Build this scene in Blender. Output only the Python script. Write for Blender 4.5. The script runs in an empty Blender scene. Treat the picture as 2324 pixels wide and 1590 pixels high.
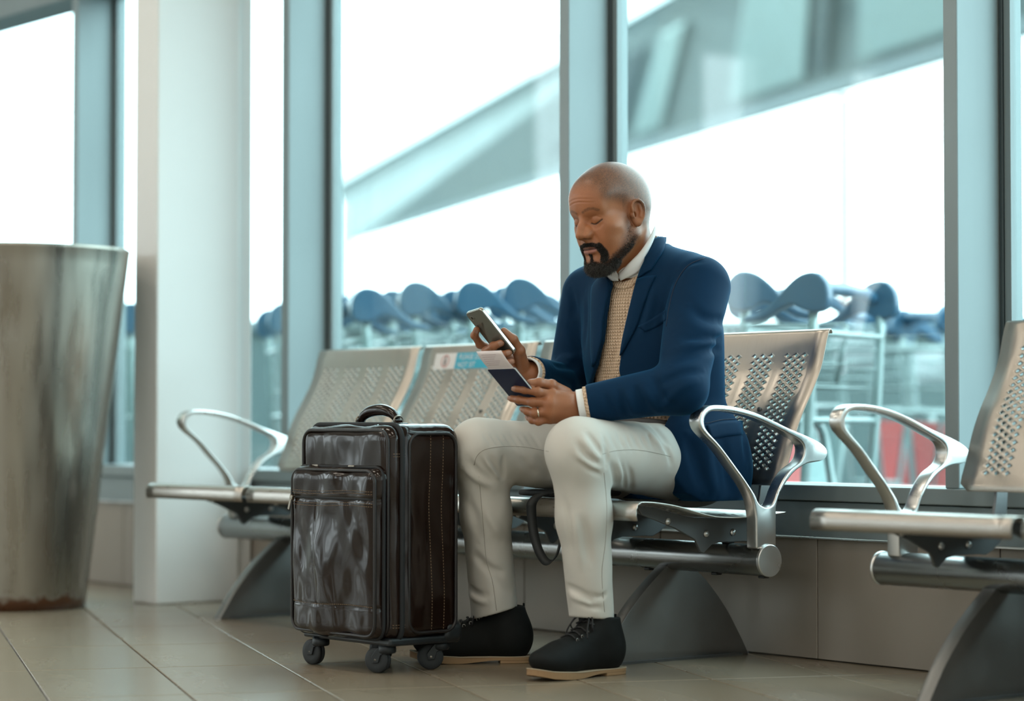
import bpy, bmesh, math, random
import numpy as np
from mathutils import Vector, Matrix, Euler
random.seed(7)
rng = np.random.default_rng(11)
scene = bpy.context.scene
col = scene.collection

# ---------------------------------------------------------------- camera, sky, exposure
FPX, HORIZON, CXP, CYP = 5500.0, 960.0, 1162.0, 795.0
TH = math.radians(38.0)
TILT = math.atan((HORIZON - CYP) / FPX)
CAM = np.array([4.0472, -3.9158, 0.57])
FH = np.array([-math.cos(TH), math.sin(TH), 0.0])
RT = np.array([math.sin(TH), math.cos(TH), 0.0])
FW = FH * math.cos(TILT) + np.array([0, 0, math.sin(TILT)])
UP = -FH * math.sin(TILT) + np.array([0, 0, math.cos(TILT)])
cam_data = bpy.data.cameras.new('camera')
cam = bpy.data.objects.new('camera', cam_data)
col.objects.link(cam)
scene.camera = cam
cam.matrix_world = Matrix(((RT[0], UP[0], -FW[0], CAM[0]), (RT[1], UP[1], -FW[1], CAM[1]), (RT[2], UP[2], -FW[2], CAM[2]), (0, 0, 0, 1)))
cam_data.sensor_width = 36.0
cam_data.lens = FPX / 2324.0 * 36.0
cam_data.clip_start, cam_data.clip_end = 0.1, 400
cam_data.dof.use_dof = True
cam_data.dof.focus_distance = 5.72
cam_data.dof.aperture_fstop = 1.8

world = bpy.data.worlds.new('sky')
scene.world = world
world.use_nodes = True
bg = world.node_tree.nodes['Background']
bg.inputs['Color'].default_value = (0.84, 0.96, 1.0, 1)
bg.inputs['Strength'].default_value = 7.0
scene.view_settings.view_transform = 'Standard'
scene.view_settings.look = 'None'
scene.view_settings.gamma = 1.0
scene.view_settings.use_curve_mapping = False
scene.view_settings.exposure = 0.0
scene.cycles.max_bounces = 8
scene.cycles.transparent_max_bounces = 16
scene.cycles.caustics_reflective = False
scene.cycles.caustics_refractive = False
scene.cycles.sample_clamp_indirect = 6.0

def area_light(name, loc, rot, sx, sy, energy, color):
    d = bpy.data.lights.new(name, 'AREA'); d.shape = 'RECTANGLE'; d.size = sx; d.size_y = sy
    d.energy = energy; d.color = color
    o = bpy.data.objects.new(name, d); col.objects.link(o); o.location = loc; o.rotation_euler = rot
    return o
# daylight coming in through the glazed wall of the concourse (sampling portals: they add no light of their own)
for nm, loc, rot, sx, sy in (('window_portal', (-0.5, 0.56, 1.95), (math.radians(-90), 0, 0), 12.0, 3.1),):
    o = area_light(nm, loc, rot, sx, sy, 1.0, (1, 1, 1)); o.data.cycles.is_portal = True

def ray(px, py):
    return FW + RT * ((px - CXP) / FPX) + UP * ((CYP - py) / FPX)
def at(px, py, D=None, x=None, y=None, z=None):
    d = ray(px, py)
    if D is not None: t = D
    elif x is not None: t = (x - CAM[0]) / d[0]
    elif y is not None: t = (y - CAM[1]) / d[1]
    else: t = (z - CAM[2]) / d[2]
    return CAM + t * d

# ---------------------------------------------------------------- helpers
def link(name, me, mat=None, parent=None, smooth=False):
    o = bpy.data.objects.new(name, me); col.objects.link(o)
    if mat is not None and len(me.materials) == 0: me.materials.append(mat)
    if parent is not None: o.parent = parent
    if smooth:
        me.polygons.foreach_set('use_smooth', np.ones(len(me.polygons), dtype=bool))
    return o
def pyd(name, v, f, mat=None, parent=None, smooth=False):
    me = bpy.data.meshes.new(name); me.from_pydata([tuple(map(float, a)) for a in v], [], [tuple(map(int, a)) for a in f]); me.update()
    return link(name, me, mat, parent, smooth)
def from_bm(name, bm, mat=None, parent=None, smooth=False, autosmooth=None):
    me = bpy.data.meshes.new(name); bm.normal_update(); bm.to_mesh(me); bm.free()
    o = link(name, me, mat, parent, smooth)
    return o
def empty(name, loc=(0, 0, 0), rz=0.0):
    o = bpy.data.objects.new(name, None); col.objects.link(o); o.location = loc; o.rotation_euler = (0, 0, rz); o.empty_display_size = .05
    return o
def tag(o, label=None, cat=None, group=None, kind=None):
    if label: o['label'] = label
    if cat: o['category'] = cat
    if group: o['group'] = group
    if kind: o['kind'] = kind
    return o
def bm_box(bm, lo, hi, bevel=0.0, seg=2):
    r = bmesh.ops.create_cube(bm, size=1.0)
    vs = r['verts']
    for v in vs:
        v.co = Vector(((lo[i] + hi[i]) / 2 + v.co[i] * (hi[i] - lo[i]) for i in range(3)))
    if bevel > 0:
        es = list({e for v in vs for e in v.link_edges})
        bmesh.ops.bevel(bm, geom=es, offset=bevel, segments=seg, profile=.5, affect='EDGES')
def box(name, lo, hi, mat, parent=None, bevel=0.0, seg=2, smooth=False):
    bm = bmesh.new(); bm_box(bm, lo, hi, bevel, seg); return from_bm(name, bm, mat, parent, smooth)
def tube_vf(pts, radii, n=10, closed=False, cap=True, base=0):
    pts = [Vector(p) for p in pts]; N = len(pts)
    if not hasattr(radii, '__len__'): radii = [radii] * N
    vs, fs = [], []
    prev = None
    for i, p in enumerate(pts):
        a = pts[(i - 1) % N] if (closed or i > 0) else p
        b = pts[(i + 1) % N] if (closed or i < N - 1) else p
        t = (b - a).normalized()
        if prev is None:
            u = t.orthogonal().normalized()
        else:
            u = (prev - t * prev.dot(t))
            u = u.normalized() if u.length > 1e-6 else t.orthogonal().normalized()
        prev = u; w_ = t.cross(u)
        for k in range(n):
            an = 2 * math.pi * k / n
            vs.append(p + (u * math.cos(an) + w_ * math.sin(an)) * radii[i])
    M = N if closed else N - 1
    for i in range(M):
        for k in range(n):
            a = i * n + k; b = i * n + (k + 1) % n; c = ((i + 1) % N) * n + (k + 1) % n; d = ((i + 1) % N) * n + k
            fs.append([base + q for q in (a, b, c, d)])
    if cap and not closed:
        fs.append([base + q for q in reversed(range(n))]); fs.append([base + (N - 1) * n + q for q in range(n)])
    return vs, fs
def tube(name, pts, r, mat, parent=None, n=10, closed=False):
    v, f = tube_vf(pts, r, n, closed); return pyd(name, v, f, mat, parent, True)
def tubes(name, lst, mat, parent=None, n=8):
    V, Fc = [], []
    for pts, r in lst:
        v, f = tube_vf(pts, r, n, False, True, len(V)); V += v; Fc += f
    return pyd(name, V, Fc, mat, parent, True)
def spline(pts, n=8, closed=False):
    P = [np.array(p, float) for p in pts]; N = len(P); out = []
    M = N if closed else N - 1
    for i in range(M):
        p0 = P[(i - 1) % N] if (closed or i > 0) else 2 * P[0] - P[1]
        p1 = P[i]; p2 = P[(i + 1) % N]
        p3 = P[(i + 2) % N] if (closed or i < N - 2) else 2 * P[-1] - P[-2]
        for k in range(n):
            t = k / n
            out.append(.5 * ((2 * p1) + (-p0 + p2) * t + (2 * p0 - 5 * p1 + 4 * p2 - p3) * t * t + (-p0 + 3 * p1 - 3 * p2 + p3) * t ** 3))
    if not closed: out.append(P[-1])
    return out
def lathe(name, prof, mat, parent=None, n=32, axis='z', smooth=True):
    vs, fs = [], []
    for r, h in prof:
        for k in range(n):
            a = 2 * math.pi * k / n
            c, s = r * math.cos(a), r * math.sin(a)
            vs.append({'z': (c, s, h), 'x': (h, c, s), 'y': (s, h, c)}[axis])
    for i in range(len(prof) - 1):
        for k in range(n):
            fs.append((i * n + k, i * n + (k + 1) % n, (i + 1) * n + (k + 1) % n, (i + 1) * n + k))
    fs.append(tuple(reversed(range(n)))); fs.append(tuple((len(prof) - 1) * n + k for k in range(n)))
    return pyd(name, vs, fs, mat, parent, smooth)
def prism(name, outer, holes, to3, depth, mat, parent=None, bevel=0.0, seg=2, smooth=False):
    """outer/holes: 2-D loops; to3(u, v, w) -> xyz, w runs 0..depth"""
    bm = bmesh.new()
    loops = [outer] + list(holes); es = []
    for L in loops:
        vv = [bm.verts.new((p[0], p[1], 0)) for p in L]
        for i in range(len(vv)): es.append(bm.edges.new((vv[i], vv[(i + 1) % len(vv)])))
    bmesh.ops.triangle_fill(bm, use_beauty=True, use_dissolve=False, edges=es)
    if not holes:
        pass
    r = bmesh.ops.extrude_face_region(bm, geom=bm.faces[:])
    for e in r['geom']:
        if isinstance(e, bmesh.types.BMVert): e.co.z = depth
    bmesh.ops.recalc_face_normals(bm, faces=bm.faces[:])
    if bevel > 0:
        se = [e for e in bm.edges if len(e.link_faces) == 2 and e.calc_face_angle(0) > 1.0]
        bmesh.ops.bevel(bm, geom=se, offset=bevel, segments=seg, profile=.5, affect='EDGES')
    for v in bm.verts: v.co = Vector(to3(v.co.x, v.co.y, v.co.z))
    bmesh.ops.recalc_face_normals(bm, faces=bm.faces[:])
    return from_bm(name, bm, mat, parent, smooth)
def copy_tree(o, parent=None):
    c = o.copy(); col.objects.link(c)
    if parent is not None: c.parent = parent
    for ch in o.children: copy_tree(ch, c)
    return c
def shade_auto(o, ang=40):
    me = o.data
    me.polygons.foreach_set('use_smooth', np.ones(len(me.polygons), dtype=bool))
    me.set_sharp_from_angle(angle=math.radians(ang))

# ---------------------------------------------------------------- materials
def nt(name):
    m = bpy.data.materials.new(name); m.use_nodes = True
    return m, m.node_tree, m.node_tree.nodes['Principled BSDF']
def mat(name, c, rough=.5, metal=0.0, spec=.5, noise=0.0, nscale=8.0, bump=0.0, bscale=60.0, coat=0.0, stretch=None, rvar=0.0, sheen=0.0, sss=0.0, coat_rough=.1, bdist=.002):
    m, t, b = nt(name)
    N, L = t.nodes, t.links
    c = tuple(c) + (1,) if len(c) == 3 else c
    b.inputs['Base Color'].default_value = c
    b.inputs['Roughness'].default_value = rough
    b.inputs['Metallic'].default_value = metal
    b.inputs['Specular IOR Level'].default_value = spec
    b.inputs['Coat Weight'].default_value = coat
    b.inputs['Coat Roughness'].default_value = coat_rough
    b.inputs['Sheen Weight'].default_value = sheen
    if noise or bump or rvar:
        tc = N.new('ShaderNodeTexCoord'); mp = N.new('ShaderNodeMapping')
        L.new(tc.outputs['Object'], mp.inputs['Vector'])
        if stretch: mp.inputs['Scale'].default_value = stretch
    if noise or rvar:
        nz = N.new('ShaderNodeTexNoise'); nz.inputs['Scale'].default_value = nscale; nz.inputs['Detail'].default_value = 6
        L.new(mp.outputs[0], nz.inputs['Vector'])
    if noise:
        mx = N.new('ShaderNodeMix'); mx.data_type = 'RGBA'
        mx.inputs['A'].default_value = tuple(max(0, v * (1 - noise)) for v in c[:3]) + (1,)
        mx.inputs['B'].default_value = tuple(min(1, v * (1 + noise)) for v in c[:3]) + (1,)
        L.new(nz.outputs['Fac'], mx.inputs['Factor']); L.new(mx.outputs['Result'], b.inputs['Base Color'])
    if rvar:
        mr = N.new('ShaderNodeMapRange'); mr.inputs['From Min'].default_value = .3; mr.inputs['From Max'].default_value = .7
        mr.inputs['To Min'].default_value = max(.02, rough - rvar); mr.inputs['To Max'].default_value = min(1, rough + rvar)
        L.new(nz.outputs['Fac'], mr.inputs['Value']); L.new(mr.outputs[0], b.inputs['Roughness'])
    if bump:
        n2 = N.new('ShaderNodeTexNoise'); n2.inputs['Scale'].default_value = bscale; n2.inputs['Detail'].default_value = 4
        L.new(mp.outputs[0], n2.inputs['Vector'])
        bp = N.new('ShaderNodeBump'); bp.inputs['Strength'].default_value = bump; bp.inputs['Distance'].default_value = bdist
        L.new(n2.outputs['Fac'], bp.inputs['Height']); L.new(bp.outputs[0], b.inputs['Normal'])
    return m
def attr_mat(name, attr='Col', rough=.5, spec=.5, bump=0.0, bscale=300, bdist=.0006, noise=0.0, nscale=400, sheen=0.0, sss=0.0):
    m, t, b = nt(name); N, L = t.nodes, t.links
    a = N.new('ShaderNodeAttribute'); a.attribute_name = attr
    out = a.outputs['Color']
    tc = N.new('ShaderNodeTexCoord')
    if noise:
        nz = N.new('ShaderNodeTexNoise'); nz.inputs['Scale'].default_value = nscale; nz.inputs['Detail'].default_value = 3
        L.new(tc.outputs['Object'], nz.inputs['Vector'])
        mr = N.new('ShaderNodeMapRange'); mr.inputs['From Min'].default_value = .25; mr.inputs['From Max'].default_value = .75
        mr.inputs['To Min'].default_value = 1 - noise; mr.inputs['To Max'].default_value = 1 + noise
        L.new(nz.outputs['Fac'], mr.inputs['Value'])
        mx = N.new('ShaderNodeVectorMath'); mx.operation = 'SCALE'
        L.new(out, mx.inputs[0]); L.new(mr.outputs[0], mx.inputs['Scale']); out = mx.outputs[0]
    L.new(out, b.inputs['Base Color'])
    b.inputs['Roughness'].default_value = rough; b.inputs['Specular IOR Level'].default_value = spec
    b.inputs['Sheen Weight'].default_value = sheen
    if sss:
        b.inputs['Subsurface Weight'].default_value = sss; b.inputs['Subsurface Radius'].default_value = (.008, .004, .002); b.inputs['Subsurface Scale'].default_value = .6
    if bump:
        n2 = N.new('ShaderNodeTexNoise'); n2.inputs['Scale'].default_value = bscale; n2.inputs['Detail'].default_value = 3
        L.new(tc.outputs['Object'], n2.inputs['Vector'])
        bp = N.new('ShaderNodeBump'); bp.inputs['Strength'].default_value = bump; bp.inputs['Distance'].default_value = bdist
        L.new(n2.outputs['Fac'], bp.inputs['Height']); L.new(bp.outputs[0], b.inputs['Normal'])
    return m
def glass_mat(name, tint, dirt_haze=.03):
    m = bpy.data.materials.new(name); m.use_nodes = True; t = m.node_tree; N, L = t.nodes, t.links
    N.clear(); out = N.new('ShaderNodeOutputMaterial')
    tr = N.new('ShaderNodeBsdfTransparent'); tr.inputs['Color'].default_value = tuple(tint) + (1,)
    gl = N.new('ShaderNodeBsdfGlossy'); gl.inputs['Roughness'].default_value = .01
    df = N.new('ShaderNodeBsdfDiffuse'); df.inputs['Color'].default_value = (.7, .9, .9, 1)  # milky film: dirt plus the outside flare haze painted into the glass
    lw = N.new('ShaderNodeLayerWeight'); lw.inputs['Blend'].default_value = .5
    pw = N.new('ShaderNodeMath'); pw.operation = 'POWER'; pw.inputs[1].default_value = 5.0; L.new(lw.outputs['Facing'], pw.inputs[0])
    fr = N.new('ShaderNodeMath'); fr.operation = 'MULTIPLY_ADD'; fr.inputs[1].default_value = .9; fr.inputs[2].default_value = .03; L.new(pw.outputs[0], fr.inputs[0])
    m1 = N.new('ShaderNodeMixShader'); m2 = N.new('ShaderNodeMixShader')
    tc = N.new('ShaderNodeTexCoord'); nz = N.new('ShaderNodeTexNoise'); nz.inputs['Scale'].default_value = 3.0; nz.inputs['Detail'].default_value = 8
    L.new(tc.outputs['Object'], nz.inputs['Vector'])
    mr = N.new('ShaderNodeMapRange'); mr.inputs['From Min'].default_value = .35; mr.inputs['From Max'].default_value = .75
    mr.inputs['To Min'].default_value = 0; mr.inputs['To Max'].default_value = dirt_haze
    L.new(nz.outputs['Fac'], mr.inputs['Value'])
    L.new(fr.outputs[0], m1.inputs['Fac']); L.new(tr.outputs[0], m1.inputs[1]); L.new(gl.outputs[0], m1.inputs[2])
    L.new(mr.outputs[0], m2.inputs['Fac']); L.new(m1.outputs[0], m2.inputs[1]); L.new(df.outputs[0], m2.inputs[2])
    L.new(m2.outputs[0], out.inputs['Surface'])
    return m
STEEL = mat('brushed_steel', (.47, .445, .41), .34, 1.0, noise=.08, nscale=6, rvar=.08, bump=.08, bscale=40, stretch=(3, 1, 40), bdist=.0004)
STEEL_BACK = mat('perforated_steel', (.46, .425, .38), .36, 1.0, noise=.1, nscale=4, rvar=.07, stretch=(30, 2, 2))
ALU = mat('cast_aluminium', (.66, .66, .65), .3, 1.0, noise=.06, nscale=10, rvar=.06)
BEAMM = mat('beam_steel', (.30, .305, .30), .27, 1.0, noise=.08, nscale=5, rvar=.05)
LEGM = mat('leg_steel', (.24, .24, .235), .42, .85, noise=.22, nscale=7, rvar=.1)
BRACKET = mat('bracket_steel', (.16, .17, .175), .5, .7, noise=.15, nscale=9)
BLACKP = mat('black_plastic', (.012, .013, .014), .45)
MULL = mat('window_aluminium', (.25, .305, .315), .5, .3, noise=.08, nscale=3, stretch=(4, 4, .5))
GASKET = mat('rubber_gasket', (.045, .065, .072), .6)
TILEW = mat('wall_tile_stone', (.30, .268, .23), .5, 0, noise=.14, nscale=2.2, bump=.12, bscale=350, bdist=.0006)
FLOORT = mat('floor_tile_porcelain', (.25, .205, .148), .25, 0, spec=.6, noise=.09, nscale=1.6, rvar=.03, stretch=(.6, 2, 1))
GROUT = mat('grout', (.10, .09, .08), .8)
PAINT = mat('white_paint', (.83, .85, .84), .55, 0, noise=.05, nscale=1.5, bump=.05, bscale=25)
CEIL = mat('ceiling_paint', (.55, .52, .47), .8)
BINM = mat('galvanised_steel', (.36, .335, .29), .30, .92, noise=.3, nscale=4, rvar=.10, stretch=(5, 5, .35))
CONC = mat('concrete', (.62, .64, .64), .8, noise=.1)
GLASS = glass_mat('window_glass', (.86, .965, .965), .10)

# ---------------------------------------------------------------- setting: floor, walls, windows, pillar, ceiling
X0, X1, YB = -7.6, 6.6, -8.6
TANG = math.radians(-23.0)
TW, TL = .2915, .583
tdir = np.array([math.cos(TANG), math.sin(TANG)]); tnor = np.array([-math.sin(TANG), math.cos(TANG)])
floor = box('floor', (X0, YB, -.12), (X1, .30, -.0035), GROUT); tag(floor, kind='structure')
def tile_mesh(nm, w, l, h, mat_, bev=.0015):
    bm = bmesh.new(); bm_box(bm, (-l / 2, -w / 2, -h), (l / 2, w / 2, 0), bev, 1)
    me = bpy.data.meshes.new(nm); bm.to_mesh(me); bm.free(); me.materials.append(mat_); return me
tm = tile_mesh('tile', TW - .004, TL - .004, .008, FLOORT)
def proj(p):
    q = np.asarray(p, float) - CAM; D = q @ FW
    return CXP + FPX * (q @ RT) / D, CYP - FPX * (q @ UP) / D, D
cand = []
rest_v, rest_f = [], []
for i in range(-24, 24):
    for j in range(-46, 46):
        t_ = -.45 + (i + .5) * TL; n_ = -1.066 + (j + .5) * TW
        c = tdir * t_ + tnor * n_
        cs = [c + tdir * a * TL / 2 + tnor * b * TW / 2 for a in (-1, 1) for b in (-1, 1)]
        if max(p[1] for p in cs) > .29 or min(p[1] for p in cs) < YB or min(p[0] for p in cs) < X0 or max(p[0] for p in cs) > X1:
            if min(p[1] for p in cs) > .26 or max(p[1] for p in cs) < YB or min(p[0] for p in cs) > X1 or max(p[0] for p in cs) < X0: continue
            if max(p[1] for p in cs) < .29: continue
        pr_ = proj((c[0], c[1], 0))
        if pr_[2] > .5 and -500 < pr_[0] < 2800 and 1200 < pr_[1] < 2300:
            cand.append((pr_[2], c))
        else:
            b0 = len(rest_v)
            for a, b in ((-1, -1), (1, -1), (1, 1), (-1, 1)):
                p = c + tdir * a * (TL / 2 - .002) + tnor * b * (TW / 2 - .002); rest_v.append((p[0], p[1], 0))
            rest_f.append((b0, b0 + 1, b0 + 2, b0 + 3))
cand.sort(key=lambda a: a[0])
for k, (D_, c) in enumerate(cand):
    if k >= 295:
        b0 = len(rest_v)
        for a, b in ((-1, -1), (1, -1), (1, 1), (-1, 1)):
            p = c + tdir * a * (TL / 2 - .002) + tnor * b * (TW / 2 - .002); rest_v.append((p[0], p[1], 0))
        rest_f.append((b0, b0 + 1, b0 + 2, b0 + 3)); continue
    o = link('floor_tile', tm, None, floor); o.location = (c[0], c[1], 0); o.rotation_euler = (0, 0, TANG)
o = pyd('floor_tile_field', rest_v, rest_f, FLOORT, floor); o['kind'] = 'stuff'

# low tiled wall under the glazing
WALLY = .27
wall = box('wall_window', (X0, WALLY + .012, 0), (X1, .56, .293), GROUT); tag(wall, kind='structure')
wt = .57
wtm = bpy.data.meshes.new('wall_tile'); bm = bmesh.new(); bm_box(bm, (-wt / 2 + .0015, 0, .003), (wt / 2 - .0015, .013, .2915), .0012, 1); bm.to_mesh(wtm); bm.free(); wtm.materials.append(TILEW)
k0 = int((X0 + .115) / wt) - 1
for k in range(k0 + 1, int((X1 + .115) / wt)):
    o = link('wall_tile', wtm, None, wall); o.location = (-.115 + (k + .5) * wt, WALLY, 0)
# continuous aluminium sill rail
sill = empty('trim_1', (0, 0, 0)); tag(sill, kind='structure')
box('sill_lower_band', (X0, .277, .293), (X1, .47, .381), MULL, sill, .002, 1)
box('sill_upper_band', (X0, .262, .383), (X1, .47, .421), MULL, sill, .003, 2)
box('sill_drip_edge', (X0, .256, .2915), (X1, .30, .2965), ALU, sill, .001, 1)
# windows
ms = [-3.915 - 1.41 * 2, -3.915 - 1.41, -3.915, -2.49, -1.08, .315, .315 + 1.41, .315 + 2.82, .315 + 4.23]
ZT = 2.14; ZTOP = 3.5
for i, xm in enumerate(ms):
    o = empty('trim_%d' % (i + 2)); tag(o, kind='structure')
    box('mullion', (xm - .021, .27, .421), (xm + .021, .45, ZTOP), MULL, o, .003, 2)
    for s in (-1, 1):
        box('gasket', (xm + s * .0265 - .0055, .412, .423), (xm + s * .0265 + .0055, .462, ZTOP), GASKET, o, .002, 1)
        box('glazing_bead', (xm + s * .0415 - .0095, .418, .423), (xm + s * .0415 + .0095, .458, ZTOP), MULL, o, .001, 1)
for i in range(len(ms) - 1):
    a, b = ms[i] + .05, ms[i + 1] - .05
    wn = empty('window_%d' % (i + 1)); tag(wn, kind='structure')
    box('pane', (a, .432, .424), (b, .438, ZT), GLASS, wn)
    box('transom', (a - .03, .28, ZT), (b + .03, .45, ZT + .12), MULL, wn, .003, 2)
    box('pane', (a, .432, ZT + .12), (b, .438, ZTOP), GLASS, wn)
o = box('wall_upper', (X0, .27, ZTOP), (X1, .56, 3.9), CEIL); tag(o, kind='structure')
ceiling = box('ceiling', (X0, YB, 3.9), (X1, .56, 4.05), CEIL); tag(ceiling, kind='structure')
wl = empty('wall_left', (X0, -4, 0)); tag(wl, kind='structure')
def wbox(nm, lo, hi):
    o = box(nm, lo, hi, PAINT, wl); o.matrix_parent_inverse = Matrix.Translation((-X0, 4, 0)); return o
wbox('dado', (X0 - .15, YB, 0), (X0, .56, .45)); wbox('wall_head', (X0 - .15, YB, 3.0), (X0, .56, 3.9)); wbox('pier', (X0 - .15, -2.6, .45), (X0, .56, 3.0))
for yy in (YB, -7.3, -5.9, -4.5, -3.1): wbox('pier', (X0 - .15, yy, .45), (X0, yy + .92, 3.0))
o = box('wall_right', (X1, YB, 0), (X1 + .15, .56, 3.9), PAINT); tag(o, kind='structure')
# the far side of the hall, behind the photographer: low wall, glazing, head
WARMW = mat('warm_wall_paint', (.42, .35, .28), .7)
o = box('wall_back', (X0, YB - .15, 0), (X1, YB, 1.0), WARMW); tag(o, kind='structure')
o = box('wall_back_head', (X0, YB - .15, 3.2), (X1, YB, 3.9), WARMW); tag(o, kind='structure')
for i, xm in enumerate(np.arange(X0 + .2, X1, 2.7)):
    o = box('trim_%d' % (20 + i), (xm - 1.02, YB - .12, 1.0), (xm + 1.02, YB - .02, 3.2), WARMW); tag(o, kind='structure')
# painted pillar beyond the bench
pil = empty('pillar', (-2.73, .0, 0)); tag(pil, kind='structure')
def pbox(nm, lo, hi, m, bev=.006):
    o = box(nm, lo, hi, m, pil, bev, 3); o.matrix_parent_inverse = Matrix.Translation((2.73, 0, 0)); return o
pbox('pillar_shaft', (-2.80, -.10, 0), (-2.655, .205, 3.9), PAINT)
pbox('pillar_return', (-2.80, .200, 0), (-2.672, .262, 3.9), PAINT)
# unseen ceiling luminaires, added to fill the hall from overhead
LAMP = bpy.data.materials.new('fill_diffuser'); LAMP.use_nodes = True
b_ = LAMP.node_tree.nodes['Principled BSDF']; b_.inputs['Emission Color'].default_value = (1, .93, .82, 1); b_.inputs['Emission Strength'].default_value = 6.0
ci = 0
for xx in (-4.2, -1.2, 1.8, 4.8):
    for yy in (-6.2, -3.9, -1.7):
        c = empty('fill_ceiling_light', (xx, yy, 3.9)); c.parent = ceiling
        box('fill_light_housing', (-.75, -.17, -.05), (.75, .17, 0), PAINT, c, .004, 1)
        l = area_light('fill_lamp', (xx, yy, 3.835), (0, 0, 0), 1.4, .28, 22.0, (1, .90, .76)); l.parent = c; l.matrix_parent_inverse = Matrix.Translation((-xx, -yy, -3.9))

# ---------------------------------------------------------------- benches
def profile_fn(pts, n=8):
    P = np.array(spline(pts, n)); s = np.concatenate([[0], np.cumsum(np.linalg.norm(np.diff(P, axis=0), axis=1))])
    return (lambda v: (np.interp(v, s, P[:, 0]), np.interp(v, s, P[:, 1]))), s[-1]
def perforated(name, width, prof, strips, v0, v1, mat_, thick, cw=.0148, ch=.0088, hr=(.0048, .0037), ncol=6, corner=.0):
    """sheet bent along prof, with strips of staggered round holes"""
    fn, total = profile_fn(prof)
    V, Fc = [], []; idx = {}
    rows = int(round((v1 - v0) / ch)); rows -= rows % 2
    low = list(np.linspace(0, v0, max(2, int(v0 / .012) + 1)))[:-1]
    mid = [v0 + j * ch for j in range(rows + 1)]
    hi = list(np.linspace(mid[-1], total, max(2, int((total - mid[-1]) / .006) + 1)))[1:]
    def vert(u, v):
        k = (round(u, 5), round(v, 5))
        if k not in idx:
            uu = u
            if corner and v < corner:
                h = width / 2; c = corner - math.sqrt(max(0, corner ** 2 - (corner - v) ** 2))
                uu = max(-h + c, min(h - c, u))
            y, z = fn(v); idx[k] = len(V); V.append((uu, y, z))
        return idx[k]
    lat = []
    for sc in strips: lat.append([sc + (i - ncol / 2) * cw for i in range(ncol + 1)])
    us = [-width / 2]
    if corner: us.append(-width / 2 + corner * .35)
    bands = []
    cur = -width / 2
    for L in lat:
        bands.append(('p', cur, L[0])); bands.append(('h', L)); cur = L[-1]
    bands.append(('p', cur, width / 2))
    allv = low + mid + hi
    for b in bands:
        if b[0] == 'p':
            for a, c in zip(allv[:-1], allv[1:]): Fc.append((vert(b[1], a), vert(b[2], a), vert(b[2], c), vert(b[1], c)))
        else:
            L = b[1]
            for seg in (low + [mid[0]], [mid[-1]] + hi):
                for a, c in zip(seg[:-1], seg[1:]):
                    for i in range(ncol): Fc.append((vert(L[i], a), vert(L[i + 1], a), vert(L[i + 1], c), vert(L[i], c)))
            for i in range(ncol + 1):
                for j in range(rows + 1):
                    if (i + j) % 2: continue
                    cpt = (L[i], mid[j])
                    nb = [(i + 1, j), (i, j + 1), (i - 1, j), (i, j - 1)]
                    ok = [0 <= a <= ncol and 0 <= d <= rows for a, d in nb]
                    if all(ok):
                        cv = [vert(L[a], mid[d]) for a, d in nb]
                        ev = []
                        for k in range(8):
                            an = math.pi / 4 * k
                            ev.append(vert(cpt[0] + hr[0] * math.cos(an), cpt[1] + hr[1] * math.sin(an)))
                        for k in range(4):
                            a, c = cv[k], cv[(k + 1) % 4]; e0, e1, e2 = ev[2 * k], ev[2 * k + 1], ev[(2 * k + 2) % 8]
                            Fc += [(a, c, e1), (a, e1, e0), (c, e2, e1)]
                    else:
                        ctr = vert(*cpt)
                        for k in range(4):
                            if ok[k] and ok[(k + 1) % 4]:
                                Fc.append((ctr, vert(L[nb[k][0]], mid[nb[k][1]]), vert(L[nb[(k + 1) % 4][0]], mid[nb[(k + 1) % 4][1]])))
    o = pyd(name, V, Fc, mat_, None, True)
    bm = bmesh.new(); bm.from_mesh(o.data); bmesh.ops.recalc_face_normals(bm, faces=bm.faces[:]); bm.to_mesh(o.data); bm.free()
    md = o.modifiers.new('thickness', 'SOLIDIFY'); md.thickness = thick; md.offset = 0
    return o
SEATW = .53; PITCH = .556
seat_prof = [(-0.3640, .352), (-0.3680, .369), (-0.3630, .386), (-0.3520, .393), (-0.3060, .391), (-0.2440, .382), (-0.1890, .369), (-0.1520, .3605), (-0.1150, .355), (-0.0470, .352), (0.0220, .355), (0.0970, .361)]
back_prof = [(0.0800, .424), (0.0880, .437), (0.1100, .489), (0.1320, .550), (0.1550, .597), (0.1830, .642), (0.2080, .687), (0.2210, .719), (0.2340, .765), (0.2415, .787), (0.2445, .7935), (0.2495, .795), (0.2535, .791), (0.2525, .785)]
strips = [-.172, -.058, .058, .172]
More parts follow.
